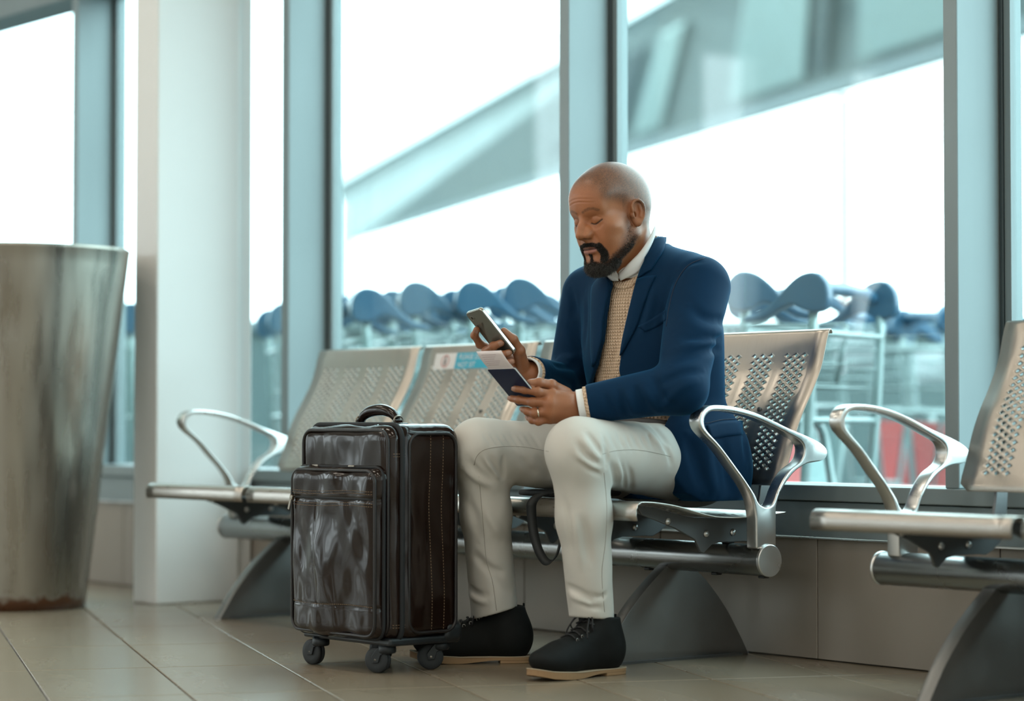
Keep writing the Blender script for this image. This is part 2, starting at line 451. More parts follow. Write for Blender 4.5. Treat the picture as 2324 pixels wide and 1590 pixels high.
def make_bench():
    r = empty('bench'); yz = lambda u, v, w: (w, u, v)
    back0 = perforated('backrest', SEATW, back_prof, strips, .035, .365, STEEL_BACK, .0025, corner=.028); back0.parent = r
    seat0 = perforated('seat', SEATW, seat_prof, strips, .075, .425, STEEL, .003); seat0.parent = r
    xs = [-.310 - PITCH * k for k in range(4)]
    backs, seats = [back0], [seat0]
    for k in range(1, 4):
        for src, lst in ((back0, backs), (seat0, seats)):
            c = src.copy(); col.objects.link(c); c.parent = r; lst.append(c)
    for k in range(4): backs[k].location = (xs[k], 0, 0); seats[k].location = (xs[k], 0, 0)
    o = lathe('beam', [(.0355, -2.386), (.0365, -2.384), (.0365, -.004), (.0365, -.003)], BEAMM, r, 40, 'x'); o.location = (0, 0, .253)
    for xe, s in ((0, 1), (-2.39, -1)):
        prof = [(.0372, -.004), (.0376, 0), (.0376, .003), (.036, .0045)]
        o = lathe('beam_end_cap', [(a, b * s) for a, b in (prof if s > 0 else prof)], ALU, r, 40, 'x'); o.location = (xe - .002 * s, 0, .253)
        if s > 0: shade_auto(o, 30)
    # legs: sail-shaped plates
    lo = [(-.248, 0), (-.246, .012), (-.205, .050), (-.165, .100), (-.118, .148), (-.066, .198), (-.022, .232), (0, .240), (.03, .236), (.07, .214), (.118, .180), (.160, .140), (.200, .085), (.232, .03), (.244, .010), (.246, 0)]
    L = [(-.236, 0), (-.216, .03), (-.180, .082), (-.126, .143), (-.064, .197), (-.012, .235), (.02, .240), (.06, .222), (.112, .18), (.168, .118), (.215, .05), (.238, .012), (.244, 0)]
    L = [tuple(p) for p in spline(L, 4)]
    for xl in (-.345, -2.062):
        o = prism('leg', L, [], lambda u, v, w, xl=xl: (xl - .018 + w, u, v), .036, LEGM, r, .0025, 2)
        shade_auto(o, 35)
        g = prism('foot_plate', [(-.20, 0), (.215, 0), (.215, .006), (-.20, .006)], [], lambda u, v, w, xl=xl: (xl - .028 + w, u, v), .056, BRACKET, o)
    # brackets under every seat
    B = [(-0.2930, .383), (-0.2780, .362), (-0.1780, .329), (-0.1130, .300), (-0.0980, .272), (-0.0880, .268), (-0.0620, .287), (-0.0360, .292), (0.0360, .292), (0.0620, .290), (0.0850, .300), (0.1260, .33), (0.1300, .39), (0.1340, .44), (0.1500, .50), (0.1400, .53), (0.1180, .50), (0.1000, .45), (0.0930, .40), (0.0840, .357), (0.0220, .351), (-0.0470, .348), (-0.1150, .351), (-0.1520, .3565), (-0.1890, .365), (-0.2440, .378)]
    br0 = None
    for k in range(4):
        for dx in (-.172, .178):
            x_ = xs[k] + dx
            if br0 is None:
                br0 = prism('seat_bracket', B, [], lambda u, v, w: (w - .004, u, v), .008, BRACKET, r, .0012, 1); b1 = br0
                for yb, zb in ((-.081, .313), (.004, .314), (-.2, .345)):
                    o = lathe('bolt', [(.0085, .0035), (.0085, .006), (.006, .0095), (.001, .0105)], ALU, b1, 12, 'x'); o.location = (0, yb, zb)
            else: b1 = copy_tree(br0, r)
            b1.location = (x_, 0, 0)
    # arm loops
    AO = [(-.027, .281), (-.028, .351), (-.038, .393), (-.063, .430), (-.097, .464), (-.142, .511), (-.179, .539), (-.200, .558), (-.206, .577), (-.196, .597), (-.175, .608), (-.145, .611), (-.092, .607), (-.031, .595), (.023, .578), (.082, .557), (.141, .539), (.181, .524), (.201, .510), (.204, .495), (.190, .483), (.165, .479), (.135, .475), (.101, .460), (.077, .441), (.057, .419), (.044, .399), (.036, .375), (.035, .281)]
    AI = [(-.001, .377), (-.020, .387), (-.033, .408), (-.063, .442), (-.093, .473), (-.138, .518), (-.172, .546), (-.187, .562), (-.188, .580), (-.175, .594), (-.149, .598), (-.093, .594), (-.031, .582), (.023, .565), (.082, .543), (.115, .529), (.128, .513), (.125, .494), (.111, .478), (.080, .461), (.057, .438), (.040, .413), (.028, .389), (.014, .378)]
    AO2 = [AO[0]] + [tuple(p) for p in spline(AO[1:-1], 3)] + [AO[-1]]
    AI2 = [tuple(p) for p in spline(AI, 3, True)]
    a0 = prism('armrest', AO2, [AI2], lambda u, v, w: (w, u, v), .036, ALU, r, .0045, 3); shade_auto(a0, 35)
    a0.location = (-.040, -.009, 0)
    a1 = a0.copy(); col.objects.link(a1); a1.parent = r; a1.location = (-2.350, 0, 0)
    for xx in (-.14, -.62, -1.75): # clips and screws under and over the beam
        box('beam_clip', (xx - .012, -.012, .2885), (xx + .012, .012, .2945), BLACKP, r, .002, 1)
    for xx in (-.02, -.18, -.42, -1.6): box('beam_plug', (xx - .010, -.010, .212), (xx + .010, .010, .218), BLACKP, r, .002, 1)
    for k in range(4):
        o = lathe('backrest_bolt', [(.006, -.004), (.006, 0), (.001, .001)], BRACKET, backs[k], 10, 'y'); o.location = (.115, .158, .603)
    return r, backs
bench, backs = make_bench()
tag(bench, 'perforated steel four-seat bench that the seated man sits on', 'bench', 'airport benches')
# sticker on the third seat back from the right
STW = mat('sticker_white', (.78, .78, .78), .5); STB = mat('sticker_blue', (.03, .42, .60), .5); STG = mat('sticker_print', (.30, .25, .25), .6); STR = mat('sticker_red', (.55, .2, .18), .6)
bench2 = copy_tree(bench); bench2.location = (2.742, 0, 0)
tag(bench2, 'perforated steel bench at the right edge, nearest the camera and empty', 'bench')
bk = backs[2]
fnb, totb = profile_fn(back_prof)
def on_back(u, v, off):
    y, z = fnb(v); y2, z2 = fnb(v + .002); t = np.array([y2 - y, z2 - z]); t /= np.linalg.norm(t)
    return (u, y - t[1] * off, z + t[0] * off)
def back_patch(nm, u0, u1, v0, v1, off, m, parent):
    V = []; n = 6
    for j in range(n + 1):
        for u in (u0, u1): V.append(on_back(u, v0 + (v1 - v0) * j / n, off))
    return pyd(nm, V, [(2 * j, 2 * j + 1, 2 * j + 3, 2 * j + 2) for j in range(n)], m, parent)
sb = back_patch('sticker', -.198, .152, .334, .382, .0022, STW, bk)
back_patch('sticker_blue_field', -.095, .152, .334, .382, .0027, STB, sb)
def back_text(body, u, v, size):
    cu = bpy.data.curves.new('lettering', 'FONT'); cu.body = body; cu.size = size; cu.align_x = 'LEFT'
    tmp = bpy.data.objects.new('lettering', cu); col.objects.link(tmp)
    dg = bpy.context.evaluated_depsgraph_get(); me = bpy.data.meshes.new_from_object(tmp.evaluated_get(dg)); bpy.data.objects.remove(tmp)
    for vv in me.vertices: vv.co = Vector(on_back(u + vv.co.x, v + vv.co.y, .0031))
    me.materials.clear(); me.materials.append(STW)
    o = bpy.data.objects.new('lettering', me); col.objects.link(o); o.parent = sb; return o
back_text('PLEASE DO', -.082, .3615, .022); back_text('NOT SIT', -.082, .3385, .022)
# little seated-figure pictogram in a ring on the white end of the sticker
def disc_on_back(nm, u, v, r0, r1, m, off=.0028, n=24):
    V, Fc = [], []
    for k in range(n):
        a = 2 * math.pi * k / n
        V.append(on_back(u + r0 * math.cos(a), v + r0 * math.sin(a) * .95, off)); V.append(on_back(u + r1 * math.cos(a), v + r1 * math.sin(a) * .95, off))
    for k in range(n): Fc.append((2 * k, 2 * k + 1, (2 * k + 3) % (2 * n), (2 * k + 2) % (2 * n)))
    return pyd(nm, V, Fc, m, sb)
disc_on_back('pictogram_ring', -.145, .358, .016, .0195, STR)
disc_on_back('pictogram_head', -.145, .368, .0005, .0045, STG, .0030)
back_patch('pictogram_body', -.151, -.139, .346, .363, .0030, STG, sb)

# ---------------------------------------------------------------- implicit-surface modelling (numpy)
f32 = np.float32
def A(*v): return np.array(v, dtype=f32)
def nrm(v): return np.sqrt(np.einsum('ij,ij->i', v, v))
def rc(P, a, b, ra, rb=None):
    if rb is None: rb = ra
    a = np.asarray(a, f32); b = np.asarray(b, f32); ba = b - a
    pa = P - a; h = np.clip(pa @ ba / f32(ba @ ba + 1e-12), 0, 1)
    return nrm(pa - h[:, None] * ba) - (ra + (rb - ra) * h)
def chain(P, pts, rad, k=.01):
    d = None
    for i in range(len(pts) - 1):
        e = rc(P, pts[i], pts[i + 1], rad[i], rad[i + 1]); d = e if d is None else smin(d, e, k)
    return d
def ell(P, c, r, M=None):
    q = P - np.asarray(c, f32)
    if M is not None: q = q @ np.asarray(M, f32)
    r = np.asarray(r, f32); k0 = nrm(q / r); k1 = nrm(q / (r * r))
    return k0 * (k0 - 1) / np.maximum(k1, 1e-6)
def rbox(P, c, h, r, M=None):
    q = P - np.asarray(c, f32)
    if M is not None: q = q @ np.asarray(M, f32)
    q = np.abs(q) - (np.asarray(h, f32) - r)
    return nrm(np.maximum(q, 0)) + np.minimum(q.max(1), 0) - r
def smin(a, b, k):
    h = np.maximum(k - np.abs(a - b), 0) / k
    return np.minimum(a, b) - h * h * k * .25
def smax(a, b, k): return -smin(-a, -b, k)
def pline(P, pts):
    d = None
    for i in range(len(pts) - 1):
        e = rc(P, pts[i], pts[i + 1], 0); d = e if d is None else np.minimum(d, e)
    return d
def rotm(axis, deg):
    return np.array(Matrix.Rotation(math.radians(deg), 3, axis), dtype=f32)
def mesh_sdf(fn, lo, hi, res, k=4):
    lo = np.asarray(lo, float); hi = np.asarray(hi, float)
    nc = np.ceil((hi - lo) / (res * k)).astype(int) + 1
    n = nc * k
    cx = [lo[i] + (np.arange(nc[i]) * k + (k - 1) / 2) * res for i in range(3)]
    G = np.stack(np.meshgrid(*cx, indexing='ij'), -1).reshape(-1, 3).astype(f32)
    dc = fn(G)
    vol = np.repeat(np.repeat(np.repeat(dc.reshape(nc), k, 0), k, 1), k, 2).astype(f32)
    act = np.nonzero(np.abs(dc) < res * k * 1.35)[0]
    ci = np.stack(np.unravel_index(act, nc), -1)
    off = np.stack(np.meshgrid(*[np.arange(k)] * 3, indexing='ij'), -1).reshape(-1, 3)
    idx = (ci[:, None, :] * k + off[None]).reshape(-1, 3)
    step = 400000
    for s in range(0, len(idx), step):
        ii = idx[s:s + step]
        vol[ii[:, 0], ii[:, 1], ii[:, 2]] = fn((lo + ii * res).astype(f32))
    return surface_nets(vol, lo, res)
def surface_nets(vol, lo, res):
    s = vol < 0
    c = np.zeros(tuple(d - 1 for d in vol.shape), np.int8)
    for i in (0, 1):
        for j in (0, 1):
            for k in (0, 1):
                c += s[i:s.shape[0] - 1 + i, j:s.shape[1] - 1 + j, k:s.shape[2] - 1 + k]
    cell = np.argwhere((c > 0) & (c < 8))
    cid = -np.ones(c.shape, np.int32); cid[cell[:, 0], cell[:, 1], cell[:, 2]] = np.arange(len(cell))
    acc = np.zeros((len(cell), 3)); cnt = np.zeros(len(cell))
    corners = [(i, j, k) for i in (0, 1) for j in (0, 1) for k in (0, 1)]
    vals = {q: vol[cell[:, 0] + q[0], cell[:, 1] + q[1], cell[:, 2] + q[2]] for q in corners}
    for a in corners:
        for ax in range(3):
            if a[ax]: continue
            b = list(a); b[ax] = 1; b = tuple(b)
            va, vb = vals[a], vals[b]; m = (va < 0) != (vb < 0)
            t = np.where(m, va / np.where(m, va - vb, 1), 0)
            p = np.array(a, float)[None].repeat(len(cell), 0); p[:, ax] += t
            acc[m] += p[m]; cnt[m] += 1
    V = lo + (cell + acc / cnt[:, None]) * res
    F = []
    for ax in range(3):
        sl0 = [slice(None)] * 3; sl1 = [slice(None)] * 3
        sl0[ax] = slice(0, -1); sl1[ax] = slice(1, None)
        a = s[tuple(sl0)]; b = s[tuple(sl1)]
        o1, o2 = [(1, 2), (2, 0), (0, 1)][ax]
        e = np.argwhere(a != b)
        e = e[(e[:, o1] > 0) & (e[:, o2] > 0) & (e[:, o1] < c.shape[o1]) & (e[:, o2] < c.shape[o2]) & (e[:, ax] < c.shape[ax])]
        ins = a[e[:, 0], e[:, 1], e[:, 2]]
        def g(d1, d2):
            q = e.copy(); q[:, o1] -= d1; q[:, o2] -= d2
            return cid[q[:, 0], q[:, 1], q[:, 2]]
        quad = np.stack([g(1, 1), g(0, 1), g(0, 0), g(1, 0)], -1)
        quad[~ins] = quad[~ins][:, ::-1]
        F.append(quad[(quad >= 0).all(1)])
    return V, np.concatenate(F)
def np_mesh(name, V, F, mat_=None, parent=None, colors=None, smooth=True):
    me = bpy.data.meshes.new(name)
    me.vertices.add(len(V)); me.vertices.foreach_set('co', np.asarray(V, np.float32).ravel())
    F = np.asarray(F, np.int32); n = F.shape[1]
    me.loops.add(F.size); me.loops.foreach_set('vertex_index', F.ravel())
    me.polygons.add(len(F)); me.polygons.foreach_set('loop_start', np.arange(0, F.size, n, dtype=np.int32)); me.polygons.foreach_set('loop_total', np.full(len(F), n, np.int32))
    me.update(calc_edges=True); me.validate()
    if colors is not None:
        a = me.color_attributes.new('Col', 'FLOAT_COLOR', 'POINT')
        a.data.foreach_set('color', np.concatenate([colors, np.ones((len(V), 1))], 1).astype(np.float32).ravel())
    return link(name, me, mat_, parent, smooth)
def march(px, py, fn, t0=4.5, t1=7.0):
    d = ray(px, py); d = d / np.linalg.norm(d); t = t0
    for _ in range(120):
        v = float(fn((CAM + d * t).astype(f32)[None])[0])
        if v < .0002: return CAM + d * t
        t += max(v * .7, .0003)
        if t > t1: break
    return None
def march_many(pts, fn, t0=4.5, t1=6.6, fallback=True):
    d = np.stack([ray(*p) for p in pts]); d /= np.linalg.norm(d, axis=1)[:, None]
    t = np.full(len(pts), t0); best = t.copy(); bv = np.full(len(pts), 9.0); done = np.zeros(len(pts), bool)
    for _ in range(160):
        v = fn((CAM + d * t[:, None]).astype(f32)).astype(float)
        b = (v < bv) & ~done; bv[b] = v[b]; best[b] = t[b]
        done |= v < .0002
        t = np.where(done, t, t + np.clip(v * .7, .0003, .05)); t = np.minimum(t, t1)
    t = np.where(done, t, best)
    return CAM + d * t[:, None]
def gradn(P, fn, e=.002):
    P = np.asarray(P, f32); g = np.stack([fn(P + A(*(e * (np.arange(3) == i)))) - fn(P - A(*(e * (np.arange(3) == i)))) for i in range(3)], -1)
    return g / np.maximum(np.linalg.norm(g, axis=1), 1e-9)[:, None]
def resample(pl, n):
    P = np.array(pl, float); s = np.concatenate([[0], np.cumsum(np.linalg.norm(np.diff(P, axis=0), axis=1))])
    t = np.linspace(0, s[-1], n); return np.stack([np.interp(t, s, P[:, i]) for i in range(P.shape[1])], -1)
def strip_patch(name, ea, eb, fn, off, thick, mat_, parent, n=24, m=8, bulge=0.0, curve=True):
    """cloth strip between two edge curves (given as picture points) laid on the surface fn"""
    if curve: ea = spline([(p[0], p[1]) for p in ea], 6); eb = spline([(p[0], p[1]) for p in eb], 6)
    a = resample(ea, n); b = resample(eb, n)
    pts = [a[i] * (1 - j / m) + b[i] * (j / m) for i in range(n) for j in range(m + 1)]
    W = march_many(pts, fn); N_ = gradn(W, fn)
    jj = np.tile(np.arange(m + 1) / m, n)
    W = W + N_ * (off + bulge * np.sin(jj * math.pi))[:, None]
    F = [(i * (m + 1) + j, i * (m + 1) + j + 1, (i + 1) * (m + 1) + j + 1, (i + 1) * (m + 1) + j) for i in range(n - 1) for j in range(m)]
    o = np_mesh(name, W, np.array(F), mat_, parent)
    bm = bmesh.new(); bm.from_mesh(o.data); bmesh.ops.recalc_face_normals(bm, faces=bm.faces[:])
    fc = bm.faces[len(bm.faces) // 2]
    if fc.normal.dot(Vector(N_[len(N_) // 2])) < 0: bmesh.ops.reverse_faces(bm, faces=bm.faces[:])
    bm.to_mesh(o.data); bm.free()
    md = o.modifiers.new('thickness', 'SOLIDIFY'); md.thickness = thick; md.offset = -1
    return o
def seam(name, pts, fn, r, mat_, parent, off=0.0, n=30, curve=True):
    pts = spline(pts, 8) if curve and len(pts) > 2 else pts
    W = march_many([tuple(p) for p in resample(pts, n)], fn); W = W + gradn(W, fn) * off
    return tube(name, W, r, mat_, parent, 5)
def gfold(P, strokes):
    """sum of soft grooves (+) and ridges (-) along 3-D strokes: (points, width, amplitude)"""
    out = np.zeros(len(P), f32)
    for pts, w_, a_ in strokes:
        lo = np.min(pts, 0) - 3 * w_; hi = np.max(pts, 0) + 3 * w_
        m = np.nonzero(((P > lo) & (P < hi)).all(1))[0]
        if len(m) == 0: continue
        L = np.linalg.norm(np.diff(pts, axis=0), axis=1).sum()
        d = pline(P[m], pts)
        e0 = nrm(P[m] - np.asarray(pts[0], f32)); e1 = nrm(P[m] - np.asarray(pts[-1], f32))
        fade = np.clip(np.minimum(e0, e1) / (L * .3), 0, 1)
        out[m] += a_ * np.exp(-(d / w_) ** 2) * fade
    return out
def strokes_px(lst, fn):
    """strokes given as picture points -> 3-D on surface fn"""
    out = []
    for pts, w_, a_ in lst:
        p2 = spline(pts, 4) if len(pts) > 2 else resample(pts, 5)
        out.append((march_many([tuple(q) for q in p2], fn), w_, a_))
    return out
def vnoise(P, freq, seed=0):
    r = np.random.default_rng(seed); out = np.zeros(len(P))
    for _ in range(7):
        k = r.normal(size=3); k /= np.linalg.norm(k); out += np.sin(P @ (k * freq * r.uniform(.6, 1.5)) + r.uniform(0, 6.28))
    return out / 7 ** .5

# ---------------------------------------------------------------- seated man
NAVY = mat('navy_wool', (.0018, .0225, .060), .75, spec=.12, sheen=.25, bump=.12, bscale=900, bdist=.0004)
NAVYD = mat('navy_lining', (.008, .016, .04), .7)
KNIT = mat('cream_knit', (.60, .43, .30), .85, spec=.2)
SHIRT = mat('white_shirt', (.80, .82, .82), .6, sheen=.1)
CHINO = mat('stone_chino', (.60, .58, .535), .8, spec=.2, bump=.1, bscale=1200, bdist=.0003)
CHINO_S = mat('stone_chino_seam', (.34, .31, .27), .85)
SUEDE = mat('black_nubuck', (.007, .008, .008), .7, spec=.2, bump=.2, bscale=700, bdist=.0004, noise=.25, nscale=30)
CREPE = mat('tan_sole', (.33, .20, .10), .7)
WELT = mat('sole_welt', (.42, .34, .24), .8)
LACE = mat('black_lace', (.008, .008, .009), .7)
EYELET = mat('eyelet_metal', (.35, .34, .32), .35, 1.0)
SKIN = attr_mat('skin', 'Col', .42, .5, bump=.35, bscale=900, bdist=.0003, noise=.10, nscale=700, sss=.0)
HAIRM = mat('beard_hair', (.012, .010, .009), .5)
BELT = mat('woven_belt', (.05, .05, .052), .7)
GOLD = mat('ring_metal', (.75, .68, .55), .2, 1.0)
NAVY.node_tree.nodes['Principled BSDF'].inputs['Sheen Tint'].default_value = (.05, .40, .80, 1); NAVY.node_tree.nodes['Principled BSDF'].inputs['Sheen Roughness'].default_value = .35
# knit relief: ribs of v-stitches
t_ = KNIT.node_tree; N_, L_ = t_.nodes, t_.links; pb = N_['Principled BSDF']
tc = N_.new('ShaderNodeTexCoord'); sx = N_.new('ShaderNodeSeparateXYZ'); L_.new(tc.outputs['Object'], sx.inputs[0])
def mth(op, a, b=None):
    n = N_.new('ShaderNodeMath'); n.operation = op
    for i, v in enumerate((a, b)):
        if v is None: continue
        if isinstance(v, (int, float)): n.inputs[i].default_value = v
        else: L_.new(v, n.inputs[i])
    return n.outputs[0]
rib = mth('ABSOLUTE', mth('SINE', mth('MULTIPLY', sx.outputs['X'], math.pi / .0078)))
vee = mth('SINE', mth('ADD', mth('MULTIPLY', sx.outputs['Z'], 2 * math.pi / .0075), mth('MULTIPLY', rib, 2.6)))
hgt = mth('ADD', mth('MULTIPLY', rib, .75), mth('MULTIPLY', vee, .25))
bp = N_.new('ShaderNodeBump'); bp.inputs['Strength'].default_value = 1.0; bp.inputs['Distance'].default_value = .0022
L_.new(hgt, bp.inputs['Height']); L_.new(bp.outputs[0], pb.inputs['Normal'])
cr = N_.new('ShaderNodeMix'); cr.data_type = 'RGBA'; cr.inputs['A'].default_value = (.50, .34, .22, 1); cr.inputs['B'].default_value = (.76, .58, .43, 1)
L_.new(hgt, cr.inputs['Factor']); L_.new(cr.outputs['Result'], pb.inputs['Base Color'])

man = empty('person', (-.33, 0, 0))
tag(man, 'seated man in navy blazer and light trousers looking down at a phone', 'person')
def under_man(o):
    o.parent = man; o.matrix_parent_inverse = Matrix.Translation((.33, 0, 0)); return o
class _M: pass
def MM(name, V, F, m, cols=None):
    return under_man(np_mesh(name, V, F, m, None, cols))

LSH, LEL, LWR = A(-.145, -.085, .888), A(-.058, -.220, .650), A(-.205, -.388, .612)
RSH, REL, RWR = A(-.515, -.105, .885), A(-.597, -.105, .655), A(-.462, -.345, .690)
CXM = -.33
def torso(P):
    d = ell(P, (CXM, .000, .480), (.185, .120, .120))
    d = smin(d, ell(P, (CXM, -.050, .61), (.163, .125, .17)), .06)
    d = smin(d, ell(P, (CXM, -.070, .765), (.185, .128, .17)), .06)
    d = smin(d, rc(P, (-.19, -.085, .885), (-.47, -.095, .885), .060), .05)
    d = smin(d, ell(P, (CXM, -.105, .855), (.120, .085, .080)), .04)
    d = smin(d, rc(P, (CXM, -.085, .945), (-.19, -.082, .905), .050, .050), .03)
    d = smin(d, rc(P, (CXM, -.085, .945), (-.47, -.092, .905), .050, .050), .03)
    return d
def sleeves(P):
    l = smin(rc(P, LSH, LEL, .074, .057), rc(P, LEL, LWR, .058, .043), .025)
    r = smin(rc(P, RSH, REL, .072, .058), rc(P, REL, RWR, .058, .042), .025)
    return l, r
def jacket_base(P):
    t = torso(P) - .016
    # skirt falling to the seat beside the hips
    sk = rbox(P, (CXM, -.055, .475), (.218, .125, .115), .07)
    sk = smin(sk, ell(P, (-.158, -.055, .450), (.056, .128, .10)), .04)
    sk = smin(sk, ell(P, (-.502, -.055, .450), (.056, .128, .10)), .04)
    t = smin(t, sk, .05)
    l, r = sleeves(P)
    d = smin(smin(t, l, .022), r, .022)
    # collar stand
    return d
JF = strokes_px([
    # left sleeve: elbow crease fan and forearm drapes
    ([(1640, 790), (1590, 800), (1520, 830)], .010, .006), ([(1630, 770), (1580, 780), (1530, 795)], .010, -.004),
    ([(1600, 840), (1540, 850), (1485, 880)], .009, .005), ([(1590, 860), (1540, 885), (1500, 930)], .009, -.004),
    ([(1480, 850), (1500, 890), (1530, 920)], .008, .0045), ([(1440, 870), (1450, 900), (1470, 935)], .008, .0045), ([(1455, 870), (1475, 905), (1500, 940)], .008, -.003),
    ([(1400, 880), (1412, 905), (1425, 945)], .007, .004), ([(1414, 885), (1430, 915), (1445, 945)], .008, -.003), ([(1370, 890), (1380, 915), (1395, 945)], .007, .003),
    ([(1560, 690), (1600, 720), (1650, 730)], .012, .004), ([(1545, 720), (1590, 745), (1650, 755)], .012, -.003), ([(1530, 760), (1580, 770), (1640, 770)], .010, .004),
    ([(1530, 610), (1515, 650), (1505, 700), (1500, 760)], .008, .006), ([(1600, 590), (1560, 600), (1530, 640)], .008, .003),
    # right sleeve
    ([(1255, 828), (1290, 832), (1318, 836)], .008, .006), ([(1262, 815), (1290, 812), (1315, 808)], .008, -.003), ([(1283, 735), (1300, 760), (1320, 800)], .010, .004), ([(1245, 850), (1275, 858), (1310, 880)], .008, .004),
    ([(1290, 650), (1300, 690), (1300, 730)], .010, .004),
    # chest drapes of the open front
    ([(1490, 640), (1475, 700), (1455, 770)], .010, -.004), ([(1330, 660), (1330, 720), (1325, 800)], .012, .003),
    # skirt
    ([(1560, 980), (1580, 1050), (1600, 1120)], .014, .006), ([(1640, 980), (1650, 1060), (1660, 1130)], .014, .004), ([(1600, 980), (1610, 1060), (1625, 1130)], .014, -.005), ([(1680, 900), (1690, 980), (1695, 1060)], .012, .004),
], jacket_base)
def jacket_full(P):
    cone = rc(P, NAX0, NAX1, .094, .0650)
    cl = smax((P[:, 2] - (1.028 + (P[:, 1] + .06) * .80)) * .78, cone, .004)
    return smin(jacket_base(P) + 2.0 * gfold(P, JF), cl, .01)
# the open front, as a shape in the frontal plane (x, z) cut straight back
op_px_l = [(1374, 606), (1386, 645), (1379, 684), (1372, 727), (1367, 772), (1354, 826), (1337, 881), (1325, 910)]
op_px_r = [(1470, 580), (1457, 605), (1446, 636), (1437, 668), (1426, 713), (1414, 768), (1407, 804), (1403, 840), (1408, 872), (1410, 905)]
OL = march_many(op_px_l, lambda P: torso(P) - .016); OR = march_many(op_px_r, lambda P: torso(P) - .016)
OL = OL[np.argsort(OL[:, 2])]; OR = OR[np.argsort(OR[:, 2])]
def opening(P):
    xl = np.interp(P[:, 2], OL[:, 2], OL[:, 0]); xr = np.interp(P[:, 2], OR[:, 2], OR[:, 0])
    ins = np.maximum(xl - P[:, 0], P[:, 0] - xr)          # <0 inside
    low = P[:, 2] < min(OL[0, 2], OR[0, 2])
    return np.maximum(ins, P[:, 1] + .11).astype(f32)     # only the front half
def skirt_cut(P):                                          # quarters swing away from the thigh
    z = P[:, 2]
    yf = np.interp(z, [.376, .408, .449, .50, .555, .60, .63], [-.085, -.150, -.180, -.188, -.214, -.26, -.40])
    side = (P[:, 1] - yf) * .8
    lap = np.maximum(np.maximum(np.abs(P[:, 0] - CXM) - .150, P[:, 1] + .10), z - .60)
    return np.minimum(side, lap).astype(f32)               # <0 in front of the edge or over the lap
def jacket(P):
    t = torso(P) - .016
    sk = rbox(P, (CXM, -.055, .475), (.218, .125, .115), .07)
    sk = smin(sk, ell(P, (-.158, -.055, .450), (.056, .128, .10)), .04)
    sk = smin(sk, ell(P, (-.502, -.055, .450), (.056, .128, .10)), .04)
    t = smin(t, sk, .05)
    t = smax(t, -skirt_cut(P), .006)
    l, r = sleeves(P)
    fo = 2.0 * gfold(P, JF)
    body = t + fo
    body = np.maximum(body, -(body + .010))                # cloth shell
    body = smax(body, -rc(P, (CXM, -.105, .93), (CXM, -.12, 1.06), .064, .074), .006)   # neck hole
    cone = rc(P, NAX0, NAX1, .094, .0650)                  # collar stand
    cl = np.maximum(cone, -(cone + .0065))
    cl = smax(smax(cl, (P[:, 2] - (1.028 + (P[:, 1] + .06) * .80)) * .78, .004), .915 - P[:, 2], .01)
    body = smin(body, cl, .010)
    body = smax(body, -opening(P), .004)
    for s_, w_, e_ in ((l, LWR, LEL), (r, RWR, REL)):
        ax = (w_ - e_) / np.linalg.norm(w_ - e_)
        c = s_ + fo
        c = np.maximum(c, -(c + .013))
        c = smax(c, (P - (w_ - ax * .012)) @ ax, .003)
        body = smin(body, c, .012)
    return smax(body, .3885 - P[:, 2], .004)
NAX0, NAX1 = A(CXM, -.080, .86), A(CXM - .003, -.163, 1.065)
V, F = mesh_sdf(jacket, (-.72, -.46, .372), (.04, .13, 1.05), .0036)
jk = MM('jacket', V, F, NAVY); jk['label'] = 'navy blue wool blazer'

# knitted sweater and shirt
def sweater(P):
    d = torso(P) + .002
    d = d + gfold(P, SWF)
    d = smax(d, -rc(P, (CXM, -.118, .930), (CXM, -.150, 1.03), .058, .070), .006)
    return smax(d, .545 - P[:, 2], .01)
SWF = strokes_px([([(1448, 640), (1420, 720), (1395, 790), (1370, 860)], .010, .006), ([(1455, 660), (1432, 730), (1410, 800), (1392, 870)], .012, -.006), ([(1395, 800), (1380, 850), (1372, 900)], .01, .004)], torso)
V, F = mesh_sdf(sweater, (-.56, -.30, .53), (-.10, .10, .98), .0045)
sw = MM('sweater', V, F, KNIT); sw['label'] = 'cream ribbed knit sweater'
swt = lambda P: np.maximum(torso(P) + .002, -rc(P, (CXM, -.115, .90), (CXM, -.135, 1.02), .055, .065))

def shirt_band(P):
    cone = rc(P, NAX0, NAX1, .0865, .0590)
    cl = np.maximum(cone, -(cone + .005))
    cl = smax(smax(cl, (P[:, 2] - (1.036 + (P[:, 1] + .06) * .80)) * .78, .003), .912 - P[:, 2], .004)
    notch = np.maximum(np.abs(P[:, 0] - CXM) - np.clip((P[:, 2] - .905) * .45, .001, 1), P[:, 1] + .12)
    return smax(cl, -notch, .003)
V, F = mesh_sdf(shirt_band, (-.44, -.23, .90), (-.22, -.02, 1.06), .0022)
sh = MM('shirt', V, F, SHIRT); sh['label'] = 'white shirt collar'
